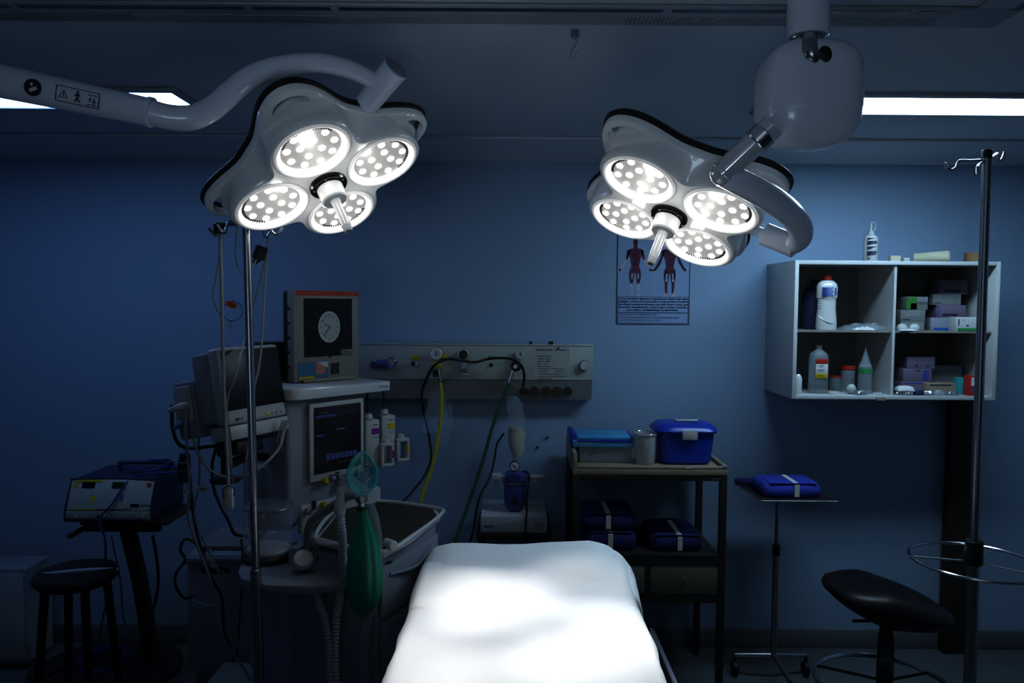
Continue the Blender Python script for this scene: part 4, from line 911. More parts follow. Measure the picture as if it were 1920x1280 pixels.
pack(1218, 1322, 1002, 1032, 3.32, .30, BLUED, 'dark blue wrapped pack alone on the right of the cart shelf', zbase=zs2+.001, tapex=.55)
# ------------------------------------------------------------------ instrument tray stand
TY0, TY1 = 3.30, 3.62
tz = a(1500, 940, TY0).z; tx0 = a(1440, 940, TY0).x; tx1 = a(1571, 940, TY0).x; tx0b = a(1400, 890, TY1).x; 
ts = thing('instrument_stand', (a(1455, 1000, 3.46).x, 3.46, 0), 'thin dark tray stand on castors in front of the blue wall', 'tray stand')
tr = MB()
for p0, p1 in (((tx0-.03, TY0), (tx1, TY0)), ((tx1, TY0), (tx1-.03, TY1)), ((tx1-.03, TY1), (tx0-.05, TY1)), ((tx0-.05, TY1), (tx0-.03, TY0))): tr.cyl((*p0, tz), (*p1, tz), .005, n=10)
tr.build('tray_rim', STEEL, ts); MB().bx(tx0-.03, tx1-.012, TY0+.006, TY1-.006, tz-.004, tz+.002).build('tray', DARK, ts)
sx = a(1456, 1000, 3.46).x
MB().cyl((sx, 3.46, .10), (sx, 3.46, .62), .014, n=16).build('lower_post', STEEL, ts); MB().cyl((sx, 3.46, .62), (sx, 3.46, tz-.005), .009, n=14).build('upper_post', STEEL, ts)
MB().cyl((sx, 3.46, .60), (sx, 3.46, .65), .018, n=16, bev=.003).build('collar', DARK, ts)
for s_ in (-1, 1):
    MB().cyl((sx, 3.46, .12), (sx+s_*.17, 3.50, .10), .010, n=12).build('foot_bar', STEEL, ts)
for x, y in ((sx-.17, 3.50), (sx+.17, 3.50), (sx, 3.24)): MB().cyl((x-.012, y, .035), (x+.012, y, .035), .034, n=20, bev=.004).cyl((x, y, .05), (x, y, .10), .008, n=10).build('caster', BLACK, ts)
MB().cyl((sx, 3.46, .12), (sx, 3.24, .10), .010, n=12).build('foot_bar', STEEL, ts)
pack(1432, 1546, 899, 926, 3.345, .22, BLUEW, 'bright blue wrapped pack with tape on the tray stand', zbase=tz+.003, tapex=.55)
pk = MB(); p = a(1440, 885, 3.60)
one('folded_cloth', MB().box((tx0+.06, 3.595, tz+.019), (.24, .035, .03), .01), BLUED, 'dark folded cloth behind the bright blue pack on the tray stand', 'cloth')
# ------------------------------------------------------------------ dark post against the wall below the cabinet
wx0 = a(1795, 900, 3.70).x; wx1 = a(1836, 900, 3.70).x
one('wooden_board', MB().bx(wx0-.02, wx1, 3.73, WY-.016, 0.0, cz0-.003, .003), WOODD, 'dark brown board standing against the wall under the cabinet', 'board')
# ------------------------------------------------------------------ stool with saddle seat (right)
sY = 2.95; s0_ = a(1664, 1120, sY); sx = s0_.x
so_ = thing('saddle_stool', (sx, sY, 0), 'black padded swivel stool with chrome foot ring below the cabinet', 'stool')
szt = a(1660, 1090, sY).z; rg = []
lx = a(1552, 1110, sY).x; rx = a(1771, 1150, sY).x
def sring(ins, dz, dh):
    r_ = []
    for i in range(48):
        an = 2*PI*i/48; ex = .7
        hx = (rx-lx)/2-ins; x = (lx+rx)/2+hx*math.copysign(abs(math.cos(an))**ex, math.cos(an)); y = sY+(.19-ins)*math.copysign(abs(math.sin(an))**ex, math.sin(an))
        u = (x-lx)/(rx-lx)
        top = szt - .000 - .095*max(0, u-.42)/.58*1.0 ; bot = szt-.055 - .075*min(1, u/.35)-.022*max(0, u-.35)/.65
        r_.append(Vector((x, y, bot+(top-bot)*dh+dz)))
    return r_
MB().rings([sring(.10, -.0, 0), sring(.03, 0, .0), sring(.008, 0, .18), sring(0, 0, .45), sring(.008, 0, .78), sring(.035, 0, .96), sring(.08, .0, 1.0), sring(.13, 0, .98)]).build('seat', SEAT, so_, sharp=60)
zb_ = szt-.13
MB().cyl((sx, sY, zb_-.10), (sx, sY, zb_+.012), .026, n=20).build('upper_post', BLACK, so_)
MB().cyl((sx, sY, .16), (sx, sY, zb_-.09), .034, .030, 24, bev=.003).build('gas_column', BLACK, so_)
MB().cyl((sx-.02, sY, zb_-.03), (sx-.15, sY-.03, zb_-.02), .006, n=10).build('lever', BLACK, so_)
zr = a(1640, 1262, 2.95).z
MB().torus(.255, .010, Matrix.Translation((sx-.02, sY-.03, zr-.03)), 64, 10).build('foot_ring', CHROME, so_)
for k in range(3):
    an = k*2*PI/3+.4; MB().cyl((sx, sY, zr-.03), (sx-.02+.25*math.cos(an), sY-.03+.25*math.sin(an), zr-.03), .006, n=8).build('ring_spoke', DARK, so_)
for k in range(5):
    an = k*2*PI/5+.3; ex_, ey_ = sx+.29*math.cos(an), sY+.29*math.sin(an)
    MB().tube([(sx, sY, .17), (sx+.15*math.cos(an), sY+.15*math.sin(an), .13), (ex_, ey_, .085)], .016, 10).build('base_leg', BLACK, so_)
    MB().cyl((ex_-.012, ey_, .028), (ex_+.012, ey_, .028), .0275, n=18, bev=.004).cyl((ex_, ey_, .04), (ex_, ey_, .08), .008, n=8).build('caster', BLACK, so_)
# ------------------------------------------------------------------ IV pole right
iY = 2.45
p0 = a(1850, 300, iY); p1 = a(1826, 1040, iY); ivx = (p1.x+p0.x)/2
ipx = p1.x+.0
iv = thing('iv_pole', (p1.x, iY, 0), 'tall chrome drip stand with hooks and a round wire ring, at right', 'drip stand')
def onl(z): t = (z-p1.z)/(p0.z-p1.z); return p1+(p0-p1)*t
MB().cyl(onl(.95), onl(a(1850, 296, iY).z), .0145, n=20).build('upper_pole', STEEL, iv)
MB().cyl(onl(.08), onl(.96), .019, n=20).build('lower_pole', STEEL, iv)
MB().cyl(onl(a(1850, 297, iY).z), onl(a(1850, 281, iY).z), .0165, n=20, bev=.002).build('end_cap', BLACK, iv)
MB().cyl(onl(a(1828, 1058, iY).z), onl(a(1828, 1012, iY).z), .028, n=22, bev=.004).build('clamp', BLACK, iv)
def hook(pp): MB().tube(pp, .0042, 8, k=6).build('hook', STEEL, iv)
hook([a(1845, 300, iY), a(1820, 301, iY), a(1800, 301, iY), a(1795, 306, iY), a(1792, 314, iY), a(1784, 318, iY), a(1776, 314, iY), a(1772, 305, iY)])
hook([a(1845, 303, iY), a(1838, 307, iY-.06), a(1833, 312, iY-.12), a(1832, 322, iY-.14), a(1828, 328, iY-.16), a(1825, 318, iY-.17)])
hook([a(1855, 297, iY), a(1864, 291, iY+.04), a(1870, 288, iY+.08), a(1872, 298, iY+.09), a(1877, 300, iY+.10), a(1882, 290, iY+.10), a(1883, 284, iY+.10)])
rc = onl(a(1830, 1052, iY).z); mR = Matrix.Translation(rc+Vector((.005, 0, 0)))
RR_ = 112/F*iY
MB().torus(RR_, .0055, mR, 72, 10).build('wire_ring', CHROME, iv)
for an in (PI*.93, PI*.22, -PI*.27): MB().cyl(rc, rc+Vector((RR_*math.cos(an), RR_*math.sin(an), .0)), .0035, n=8).build('ring_spoke', CHROME, iv)
for k in range(5):
    an = k*2*PI/5; e_ = onl(.1)+Vector((.28*math.cos(an), .28*math.sin(an), -.03)); MB().cyl(onl(.1), e_, .012, n=10).build('base_leg', STEEL, iv)
    MB().cyl((e_.x-.01, e_.y, .027), (e_.x+.01, e_.y, .027), .0265, n=16, bev=.003).cyl((e_.x, e_.y, .04), (e_.x, e_.y, .075), .007, n=8).build('caster', BLACK, iv)
def onpl(px, py, Mf):
    o = Mf.translation; n_ = Mf.to_3x3().col[2]; d = ray(px, py); t = (o-CAM).dot(n_)/d.dot(n_)
    return Mf.inverted() @ (CAM+d*t)
# ------------------------------------------------------------------ anaesthesia workstation
ph = math.radians(50); ex = Vector((math.cos(ph), math.sin(ph), 0)); nx_ = Vector((math.sin(ph), -math.cos(ph), 0))
O2 = Vector((-.783, 2.59, 0)); MC = frame(O2, ex, (0, 0, 1))
an = thing('anaesthesia_machine', (-.72, 2.75, 0), 'white anaesthesia workstation with dark touch display, work tray and drawers', 'anaesthesia machine')
def lb(mb, px0, py0, px1, py1, z0, z1, bev=.0, Mf=MC):
    p = onpl(px0, py0, Mf); q = onpl(px1, py1, Mf)
    return mb.box(((p.x+q.x)/2, (p.y+q.y)/2, (z0+z1)/2), (abs(q.x-p.x), abs(q.y-p.y), abs(z1-z0)), bev, Mf)
FL = Vector((-.762, 2.568)); e2 = ex.xy; n2_ = nx_.xy
def pl2(t, b): q = FL+e2*t+n2_*b; return (q.x, q.y)
arc = [pl2(.05-.05*math.sin(k*PI/12), -.05+.05*math.cos(k*PI/12)) for k in range(7)]
tpo = arc + [pl2(.0, -.40), pl2(.445, -.40), pl2(.445, 0)]
MB().prism(tpo, 1.432, 1.470, .004).build('top_shelf', WHITE, an)
MB().box((.170, 1.205, -.16), (.335, .452, .30), .018, MC, seg=3).build('column', PLASG, an)
bz = MB(); lb(bz, 578, 905, 679, 745, 0, .012, .008); bz.build('display_bezel', PLAS, an)
sc_ = MB(); p = onpl(585.5, 889, MC); q = onpl(672, 767, MC); p2 = onpl(585.5, 764, MC)
sc_.box(((p.x+q.x)/2, (p.y+p2.y)/2, .013), (q.x-p.x, p2.y-p.y, .004), .001, MC); dsp = sc_.build('display', SCREEN, an)
SW = q.x-p.x; SH = p2.y-p.y
def ui(u0, v0, u1, v1, m_, nm='display_graphic'): MB().box((p.x+SW*(u0+u1)/2, p.y+SH*(v0+v1)/2, .0154), (SW*(u1-u0), SH*(v1-v0), .0008), 0, MC).build(nm, m_, dsp)
ui(.02, .84, .45, .875, SCRBL); ui(.10, .90, .16, .915, SCRGR); ui(.20, .90, .30, .918, SCRGR); ui(.02, .56, .20, .59, SCRBL); ui(.46, .62, .64, .65, SCRGR)
ui(.24, .18, .33, .29, SCRBL)
for i in range(6): ui(.35+i*.095, .185, .43+i*.095, .27, SCRBL)
for i in range(4): ui(.52+i*.11, .12, .57+i*.11, .135, SCRGR)
ui(.5, .87, .9, .875, SCRBL)
for i, (px, py) in enumerate(((603, 899), (617, 893), (628, 888))):
    c_ = onpl(px, py, MC); kb = MB().cyl(MC@Vector((c_.x, c_.y, .010)), MC@Vector((c_.x, c_.y, .034)), .011, .009, 20, bev=.002).build('flow_knob', YEL if i == 0 else STEEL, an)
k_ = onpl(644, 905, MC); MB().cyl(MC@Vector((k_.x, k_.y+.02, .010)), MC@Vector((k_.x, k_.y+.02, .04)), .018, n=24, bev=.003).build('rotary_knob', PLASG, an)
lp = MB(); lb(lp, 566, 1004, 716, 912, -.03, -.004, .008); lp.build('control_panel', PLAS, an)
for px, py, m_, r_ in ((597, 981, GREENB, .012), (606, 946, YEL, .012), (575, 958, STEEL, .011)):
    c_ = onpl(px, py, MC); MB().cyl(MC@Vector((c_.x, c_.y, -.004)), MC@Vector((c_.x, c_.y, .022)), r_, n=20, bev=.002).build('valve_knob', m_, an)
sl = MB(); lb(sl, 586, 955, 592, 938, -.004, .003); sl.build('toggle', DARK, an)
c_ = onpl(598, 744, MC); text('lettering', 'mindray', .020, frame(MC@Vector((c_.x-.016, 1.442, .0245)), ex, (0, 0, 1)), NAVY, an, width=.052)
c_ = FL+e2*.39+n2_*.0008; text('lettering', 'WATO EX', .012, frame((c_.x, c_.y, 1.447), ex, (0, 0, 1)), TEALC, an, width=.045)
# vaporizers hung on the right of the column
for i, (px, py0, py1, yy, mc, mc2, dx) in enumerate(((697, 785, 872, 2.93, PURP, PURP, 0), (727, 776, 862, 3.02, YEL, YEL, 0))):
    vz = at(px, py0, yy); vb = at(px, py1, yy); mv = frame((vz.x-.012, vz.y, 0), (.80, .6, 0), (0, 0, 1))
    mv2 = mv
    vp = MB().box((.0, (vz.z+vb.z)/2, 0), (.062, vz.z-vb.z, .07), .008, mv).build('vaporizer', PLAS, an)
    mm = MURPLE = mat('violet label', (.16, .02, .22), .6, noise_amt=.03) if i == 0 else YEL
    MB().cyl(mv@Vector((-.005, vz.z, 0)), mv@Vector((-.005, vz.z+.022, 0)), .020, .017, 20, bev=.003).build('filler_cap', PLAS, vp)
    MB().box((.012, vz.z-.045, .0355), (.034, .022, .002), 0, mv).build('label', mm, vp)
    MB().box((.010, vz.z-.020, .0355), (.020, .003, .001), 0, mv).build('print_line', NAVY, vp); MB().box((.012, vz.z-.070, .0355), (.024, .002, .001), 0, mv).build('print_line', NAVY, vp)
    zb0 = vb.z
    fr_ = MB()
    for a_ in ((.028, .085, .078, .090, .05), (.028, .085, -.002, .008, .05), (.028, .040, .008, .078, .05), (.073, .085, .008, .078, .05)):
        fr_.box(((a_[0]+a_[1])/2, zb0+(a_[2]+a_[3])/2, .03), (a_[1]-a_[0], a_[3]-a_[2], a_[4]), .003, mv)
    fr_.cyl(mv@Vector((.055, zb0+.088, .03)), mv@Vector((.055, zb0+.105, .03)), .018, .014, 16)
    fr_.build('fill_port', PLAS, vp)
    MB().box((.080, zb0+.045, .0556), (.010, .03, .001), 0, mv).build('color_mark', mm, vp)
    MB().cyl(mv@Vector((-.006, vz.z+.018, 0)), mv@Vector((-.006, 1.434, 0)), .005, n=10).build('hanger_rod', BLACK, vp)
# work surface
tp = [atz(590, 1006, 1.0), atz(655, 1022, 1.0), atz(720, 1031, 1.0), atz(770, 1004, 1.0), atz(826, 962, 1.0), atz(818, 950, 1.0), atz(716, 937, 1.0), atz(640, 945, 1.0)]
cen = sum(tp, Vector())/len(tp)
MB().prism([(q.x, q.y) for q in tp], .972, .992, .005).build('work_tray', WHITE, an)
loop = [Vector((q.x, q.y, .995)) for q in tp]
MB().tube(loop+loop[:2], .0075, 10, k=4).build('tray_rim', WHITE, an)
MB().prism([(cen.x+(q.x-cen.x)*.93, cen.y+(q.y-cen.y)*.93) for q in tp], .992, .996).build('tray_mat', mat('dark tray mat', (.035, .035, .033), .85, noise_amt=.1), an)
c_ = at(733, 1021, 2.33); MB().cyl(c_+Vector((-.02, .02, 0)), c_+Vector((.012, -.012, 0)), .016, n=22, bev=.003).build('release_button', PLAS, an)
# drawer cabinet under the tray
fA = atz(703, 1034, .99).xy; fB = Vector((-.275, 2.735))
fA = Vector((fA.x-.0, fA.y+.01)); 
MD = frame((fA.x, fA.y, 0), (fB-fA).to_3d(), (0, 0, 1)); Ld = (fB-fA).length
MB().box((Ld/2, .56, -.17), (Ld, .80, .34), .012, MD).build('drawer_cabinet', PLASG, an)
for i in range(4):
    z1_ = .93-i*.185; d_ = MB().box((Ld/2, z1_-.085, .008), (Ld-.03, .165, .014), .005, MD).build('drawer', PLASG, an)
    MB().tube([MD@Vector((.06, z1_-.035, .016)), MD@Vector((Ld/2, z1_-.055, .032)), MD@Vector((Ld-.06, z1_-.035, .016))], .006, 8, flat=1).build('handle', PLASG, d_)
c_ = at(728, 1058, 2.40); MB().box(MD.inverted()@c_, (.03, .02, .02), .004, MD).build('latch', DARK, an)
# absorber shelf, canister, hoses
AZ = .895
ap = [atz(x, y, AZ) for x, y in ((446, 1070), (452, 1084), (500, 1096), (580, 1099), (646, 1092), (660, 1062), (600, 1046), (480, 1046), (452, 1056))]
MB().prism([(q.x, q.y) for q in ap], AZ-.028, AZ, .006).build('absorber_shelf', PLASG, an)
cc = atz(503, 1046, AZ); mC = Matrix.Translation((cc.x, cc.y, AZ))
MB().lathe([(0, .0), (.088, .0), (.088, .018), (.080, .026), (0, .026)], mC, 40).build('canister_base', DARK, an)
MB().lathe([(0, .0265), (.074, .0265), (.076, .034), (.070, .042), (0, .044)], mC, 40).build('bellows_disc', PLAS, an)
MB().lathe([(.083, .027), (.083, .175), (.080, .187), (.070, .192), (0, .193)], mC, 44, cap=False).build('canister', mat('smoky canister', (.40, .44, .55), .08, alpha=.28, coat=.5), an)
MB().torus(.082, .0025, mC @ Matrix.Translation((0, 0, .182)), 44, 8).build('canister_rim', STEEL, an)
bxp = at(478, 1095, 2.44); bxq = at(646, 1095, 2.44)
MB().bx(bxp.x, bxq.x, 2.46, 2.80, .14, AZ-.030, .012).build('lower_cabinet', mat('blue grey enamel', (.26, .30, .48), .35, noise_amt=.04), an)
MB().bx(bxp.x+.02, bxp.x+.16, 2.452, 2.461, .18, AZ-.06, .004).build('cabinet_door', mat('blue grey door', (.30, .34, .52), .35, noise_amt=.04), an)
MB().bx(bxq.x-.10, bxq.x+.04, 2.44, 2.60, AZ-.20, AZ-.030, .012).build('breathing_block', DARK, an)
MB().box((-.62, 2.76, .07), (.62, .44, .08), .02).build('base', PLASG, an)
for x, y in ((-.88, 2.60), (-.36, 2.60), (-.88, 2.94), (-.36, 2.94)): MB().cyl((x-.02, y, .035), (x+.02, y, .035), .035, n=20, bev=.004).build('caster', DARK, an)
gp = at(568, 1052, 2.40); MB().cyl(gp, gp+Vector((.006, -.018, .016)), .033, n=28, bev=.004).build('pressure_gauge', PLAS, an)
gq = gp+Vector((.0063, -.019, .0168)); MB().cyl(gq, gq+Vector((.0003, -.0009, .0008)), .027, n=28).build('gauge_dial', PAPER, an)
MB().cyl(gp+Vector((-.003, -.001, -.03)), (gp.x-.003, gp.y+.0, AZ), .012, n=14).build('gauge_stem', DARK, an)
MB().tube([at(576, 1048, 2.44), at(577, 1020, 2.43), at(579, 990, 2.41), at(590, 972, 2.39), at(612, 957, 2.36), at(632, 944, 2.33), at(645, 934, 2.31), at(662, 926, 2.30)], .0145, 14).build('bag_arm', PANELD, an)
MB().cyl(at(575, 1052, 2.44), at(575, 1026, 2.44), .024, n=22, bev=.003).build('arm_socket', DARK, an)
MB().cyl(at(598, 1046, 2.43), at(610, 1040, 2.43), .022, n=20, bev=.003).build('valve', DARK, an)
# side module left of the column
MB().box((-.88, 2.77, 1.06), (.16, .18, .24), .012).build('side_module', PLASG, an)
# hoses
def corr(pts, r, name, par, m_=HOSEW, amp=.0016, seg=60):
    P = catmull(pts, 12); 
    L_ = sum((P[i+1]-P[i]).length for i in range(len(P)-1)); nn = int(L_/.0028); Q = []; acc = 0; step = L_/nn; i = 0; cur = 0
    for k in range(nn+1):
        tgt = k*step
        while i < len(P)-2 and acc+(P[i+1]-P[i]).length < tgt: acc += (P[i+1]-P[i]).length; i += 1
        sgl = (P[i+1]-P[i]).length or 1; Q.append(P[i]+(P[i+1]-P[i])*min(1, (tgt-acc)/sgl))
    mb = MB().tube(Q, [r+amp*(1 if (k//2) % 2 else -1) for k in range(len(Q))], 14, sm=False); return mb.build(name, m_, par, sharp=80)
bc_ = thing('breathing_circuit', (-.52, 2.3, .5), 'white corrugated breathing hoses with clear joints on the anaesthesia machine', 'breathing hose')
for pts in ([at(607, 1150, 2.33), at(612, 1175, 2.32), at(618, 1220, 2.31), at(620, 1290, 2.30), at(622, 1400, 2.30)], [at(631, 1150, 2.33), at(630, 1180, 2.32), at(628, 1230, 2.31), at(630, 1290, 2.30), at(634, 1400, 2.30)]): corr(pts, .0115, 'corrugated_hose', bc_)
for p0_, p1_, p2_ in (((592, 1098), (597, 1124), (606, 1152)), ((636, 1098), (637, 1124), (631, 1152))):
    MB().tube([at(*p0_, 2.36), at(*p1_, 2.35), at(*p2_, 2.33)], [.010, .0135, .0145, .0125], 14).build('elbow_joint', HOSEW, bc_)
corr([at(638, 962, 2.27), at(640, 985, 2.27), at(642, 1010, 2.28), at(643, 1045, 2.30), at(644, 1090, 2.33)], .0125, 'corrugated_hose', bc_, amp=.0012)
MB().tube([at(639, 915, 2.27), at(638, 935, 2.27), at(637, 950, 2.27), at(638, 962, 2.27)], [.0115, .012, .015, .0175, .0165], 16).build('white_connector', PLAS, bc_)
MB().cyl(at(640, 917, 2.27), at(642, 895, 2.27), .010, n=16).build('clear_port', CLEAR2, bc_)
# mask + bag
mk = thing('breathing_bag', at(680, 1160, 2.24), 'green breathing bag with teal face mask on top, hanging from the arm', 'breathing bag')
prf = [(949, 8.5), (956, 9), (970, 11.5), (985, 16), (1005, 23), (1030, 29), (1060, 33), (1095, 34.5), (1118, 32), (1134, 25), (1148, 14), (1158, 6)]
rg = []; fine = []
for i in range(len(prf)-1):
    for j in range(4): q_ = j/4; fine.append((prf[i][0]*(1-q_)+prf[i+1][0]*q_, prf[i][1]*(1-q_)+prf[i+1][1]*q_))
fine.append(prf[-1])
for py, hw in fine:
    c_ = at(680+3*math.sin((py-950)/70), py, 2.24); w_ = hw/F*2.24; r_ = []
    env = max(0, min(1, (py-965)/40))*max(0, min(1, (1135-py)/40))
    for k in range(48):
        t = 2*PI*k/48; fold = 1-.22*env*math.exp(-((((t-5.35+PI) % (2*PI))-PI)/.16)**2)-.06*env*math.cos(4*t+1)
        r_.append(c_+Vector((math.cos(t)*w_*fold, math.sin(t)*w_*.72*fold, 0)))
    rg.append(r_)
MB().rings(rg).build('rubber_bag', BAGG, mk, sharp=80)
MB().torus(.0150, .004, Matrix.Translation(at(679, 953, 2.24)), 28, 8).build('neck_ring', BLACK, mk)
MB().cyl(at(678, 948, 2.24), at(678, 940, 2.24), .0115, n=20).cyl(at(678, 941, 2.24), at(677, 926, 2.24), .0175, n=24, bev=.003).build('steel_connector', STEEL, mk)
MB().cyl(at(676, 932, 2.25), at(656, 928, 2.29), .011, n=16).build('side_port', PANELD, mk)
mo = at(680, 887, 2.22); MMk = frame(mo, (1, .12, 0), (0, .18, 1))
def oval(hx, hy, z, pin=.0): return [MMk @ Vector((hx*math.cos(t)*(1-pin*max(0, math.sin(t))), hy*math.sin(t), z)) for t in [2*PI*i/48 for i in range(48)]]
MB().rings([oval(.037, .055, .0, .3), oval(.046, .065, .004, .3), oval(.049, .068, .012, .3), oval(.044, .063, .019, .3), oval(.034, .052, .014, .3), oval(.032, .050, .006, .3)], cap0=False, cap1=False).build('mask_cushion', TEAL, mk, sharp=80)
MB().rings([oval(.037, .055, .001, .3), oval(.034, .050, -.016, .3), oval(.026, .036, -.034, .2), oval(.013, .014, -.046), oval(.012, .012, -.062)], cap0=False).build('mask_dome', TEAL, mk, sharp=80)
MB().torus(.024, .0035, MMk @ Matrix.Translation((0, -.0, -.040)), 30, 8).build('hook_ring', STEEL, mk)
MB().tube([MMk@Vector((0, 0, -.058)), MMk@Vector((0, -.035, -.06)), at(678, 934, 2.25)], .012, 14).build('elbow', CLEAR2, mk)
# clear sleeve
slv = [at(694, 945, 2.27), at(703, 975, 2.27), at(708, 1010, 2.27), at(709, 1060, 2.27), at(706, 1110, 2.27), at(694, 1150, 2.27), at(684, 1190, 2.27), at(682, 1240, 2.27), at(685, 1300, 2.27), at(686, 1400, 2.27)]
one('clear_sleeve', MB().tube(slv, [.012, .014, .014, .015, .014, .013, .013, .014, .014], 14), mat('frosted sleeve', (.36, .42, .48), .35, alpha=.40, noise_amt=.2, nscale=30), 'long frosted plastic sleeve hanging behind the green breathing bag', 'sleeve')
# ------------------------------------------------------------------ touch monitor on the workstation
MO = frame((-.815, 2.785, 1.4715), ex, (0, 0, 1)); mW, mH = .305, .350
tm = thing('touch_monitor', MO.translation+ex*.15, 'grey square monitor with red top stripe showing a round clock', 'monitor')
MB().box((mW/2, mH/2, -.022), (mW, mH, .044), .006, MO).build('front_case', BEIGE, tm)
MB().box((mW/2-.0, mH/2, -.060), (mW-.006, mH-.006, .036), .008, MO).build('rear_case', BLACK, tm)
MB().box((mW/2, .006, -.03), (mW*.8, .012, .10), .003, MO).build('foot', BEIGE, tm)
MB().box((mW/2+.004, mH-.012, .0008), (mW-.014, .017, .0016), 0, MO).build('red_stripe', RED, tm)
text('lettering', 'MONITOR MODELO DX 2023', .009, MO@frame((.022, mH-.015, .002), (1, 0, 0), (0, 1, 0)), ORANGE, tm, width=.14)
text('lettering', 'DIXTAL', .008, MO@frame((mW-.058, mH-.015, .002), (1, 0, 0), (0, 1, 0)), ORANGE, tm, width=.034)
su0, su1, sv0, sv1 = .045, .268, .095, .318
scn = MB().box(((su0+su1)/2, (sv0+sv1)/2, .001), (su1-su0, sv1-sv0, .003), 0, MO).build('screen', BLKG, tm)
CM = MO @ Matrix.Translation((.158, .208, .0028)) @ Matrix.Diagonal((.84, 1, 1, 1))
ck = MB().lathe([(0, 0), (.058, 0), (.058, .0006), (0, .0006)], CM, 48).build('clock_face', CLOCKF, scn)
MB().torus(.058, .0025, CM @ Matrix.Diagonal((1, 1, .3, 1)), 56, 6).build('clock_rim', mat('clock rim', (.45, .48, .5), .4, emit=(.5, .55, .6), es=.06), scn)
for h in range(12):
    an_ = PI/2-h*PI/6; x = .046*math.cos(an_); y = .046*math.sin(an_)
    text('numeral', str(h or 12), .012, CM @ frame((x, y-.004, .0012), (1, 0, 0), (0, 1, 0)), INK, scn, align='CENTER')
hn = MB()
for an_, L_ in ((PI*.86, .030), (PI*1.27, .046)): hn.cyl(CM@Vector((-.004*math.cos(an_), -.004*math.sin(an_), .0016)), CM@Vector((L_*math.cos(an_), L_*math.sin(an_), .0016)), .0013, n=6)
hn.build('clock_hands', INK, scn)
MB().box((su1-.028, sv0+.012, .0032), (.052, .020, .0015), 0, MO).build('brand_plate', BEIGE, tm)
text('lettering', 'DIXTAL', .016, MO@frame((su1-.051, sv0+.006, .0042), (1, 0, 0), (0, 1, 0)), INK, tm, bold=True, width=.046)
MB().box((.085, .042, .001), (.135, .066, .002), .0, MO).build('picture_sticker', SKYP, tm)
MB().box((.118, .050, .0022), (.045, .045, .001), .0, MO).build('sticker_block', SKIN, tm)
MB().add([MO@Vector(v) for v in ((.10, .074, .003), (.150, .074, .003), (.150, .050, .003))], [[0, 1, 2]]).build('sticker_block', PAPER, tm)
MB().box((.055, .016, .0022), (.07, .012, .001), .0, MO).build('sticker_block', YEL, tm)
MB().box((.185, .044, .001), (.040, .044, .002), 0, MO).build('dark_sticker', DARK, tm)
MB().add([MO@Vector((.162+a_, .084+b_, .001)) for a_, b_ in ((0, 0), (-.007, .009), (-.005, .012), (0, .010), (.005, .012), (.007, .009))], [[0, 1, 2, 3, 4, 5]]).build('heart_mark', INK, tm)
MB().sph(MO@Vector((.205, .046, .001)), .0018, 8).build('indicator', LEDG, tm)
for i in range(5): MB().cyl(MO@Vector((-.006, .06+i*.055, -.03)), MO@Vector((.001, .06+i*.055, -.03)), .005, n=10).build('side_screw', BLACK, tm)
# dark box behind it
bb = at(532, 700, 2.98); dbx = thing('dark_module', (bb.x, 2.98, 1.4705), 'dark blue grey module beside the square monitor on the shelf', 'module')
q0 = pl2(.05, -.34); MM2 = frame((q0[0], q0[1], 1.4708), ex, (0, 0, 1))
MB().box((.06, .075, .01), (.16, .15, .08), .006, MM2).build('case', DARK, dbx); MB().box((.06, .13, .0505), (.158, .035, .002), 0, MM2).build('upper_band', NAVY, dbx)
MB().box((.0, .05, .051), (.012, .03, .002), 0, MM2).build('label', PAPER, dbx)
# ------------------------------------------------------------------ patient monitor
ax = Vector((math.cos(math.radians(65)), math.sin(math.radians(65)), 0)); upt = Vector((-.9063*.17, .4226*.17, .985))
MP = frame((-.893, 2.35, 1.365), ax, upt); W_, H_ = .272, .262
pm_ = thing('patient_monitor', (-.85, 2.45, 1.33), 'tilted white patient monitor with dark screen behind the drip stand', 'patient monitor')
MB().box((W_/2, H_/2+.012, -.030), (W_, H_-.01, .055), .014, MP, seg=3).build('front_shell', PLAS, pm_)
MB().box((W_/2, H_/2+.012, -.095), (W_-.01, H_-.03, .08), .012, MP).build('back_shell', PLASG, pm_)
MB().box((W_/2, -.008, -.045), (W_-.006, .046, .09), .006, MP).build('base_shell', PLAS, pm_)
MB().box((W_/2, H_/2+.030, -.002), (W_-.016, H_-.068, .004), .0015, MP).build('screen', SCREEN, pm_)
for u, v in ((.085, -.004), (.085, -.014)): MB().sph(MP@Vector((u, v, .001)), .0022, 8).build('indicator', LEDG, pm_)
MB().box((.175, .034, -.002), (.018, .012, .003), .001, MP).build('alarm_button', YEL, pm_)
for u in (.197, .218, .24): MB().box((u, .034, -.002), (.010, .007, .002), .001, MP).build('button', PANELD, pm_)
text('lettering', 'uMEC 12', .011, MP@frame((.030, .030, -.0018), (1, 0, 0), (0, 1, 0)), INK, pm_, bold=True, width=.034)
MB().box((.13, .085, -.185), (.25, .19, .10), .010, MP).build('module_rack', PLASG, pm_)
MB().box((-.002, .105, -.185), (.012, .12, .075), .006, MP).build('module_face', PLAS, pm_)
MB().tube([MP@Vector((-.005, .10, -.16)), MP@Vector((-.03, .10, -.17)), MP@Vector((-.055, .092, -.20))], [.014, .013, .006], 12).build('white_plug', PLAS, pm_)
MB().tube([MP@Vector((-.005, .045, -.17)), MP@Vector((-.03, .043, -.18)), MP@Vector((-.05, .03, -.19))], [.010, .009, .005], 12).build('lower_plug', PURP, pm_)
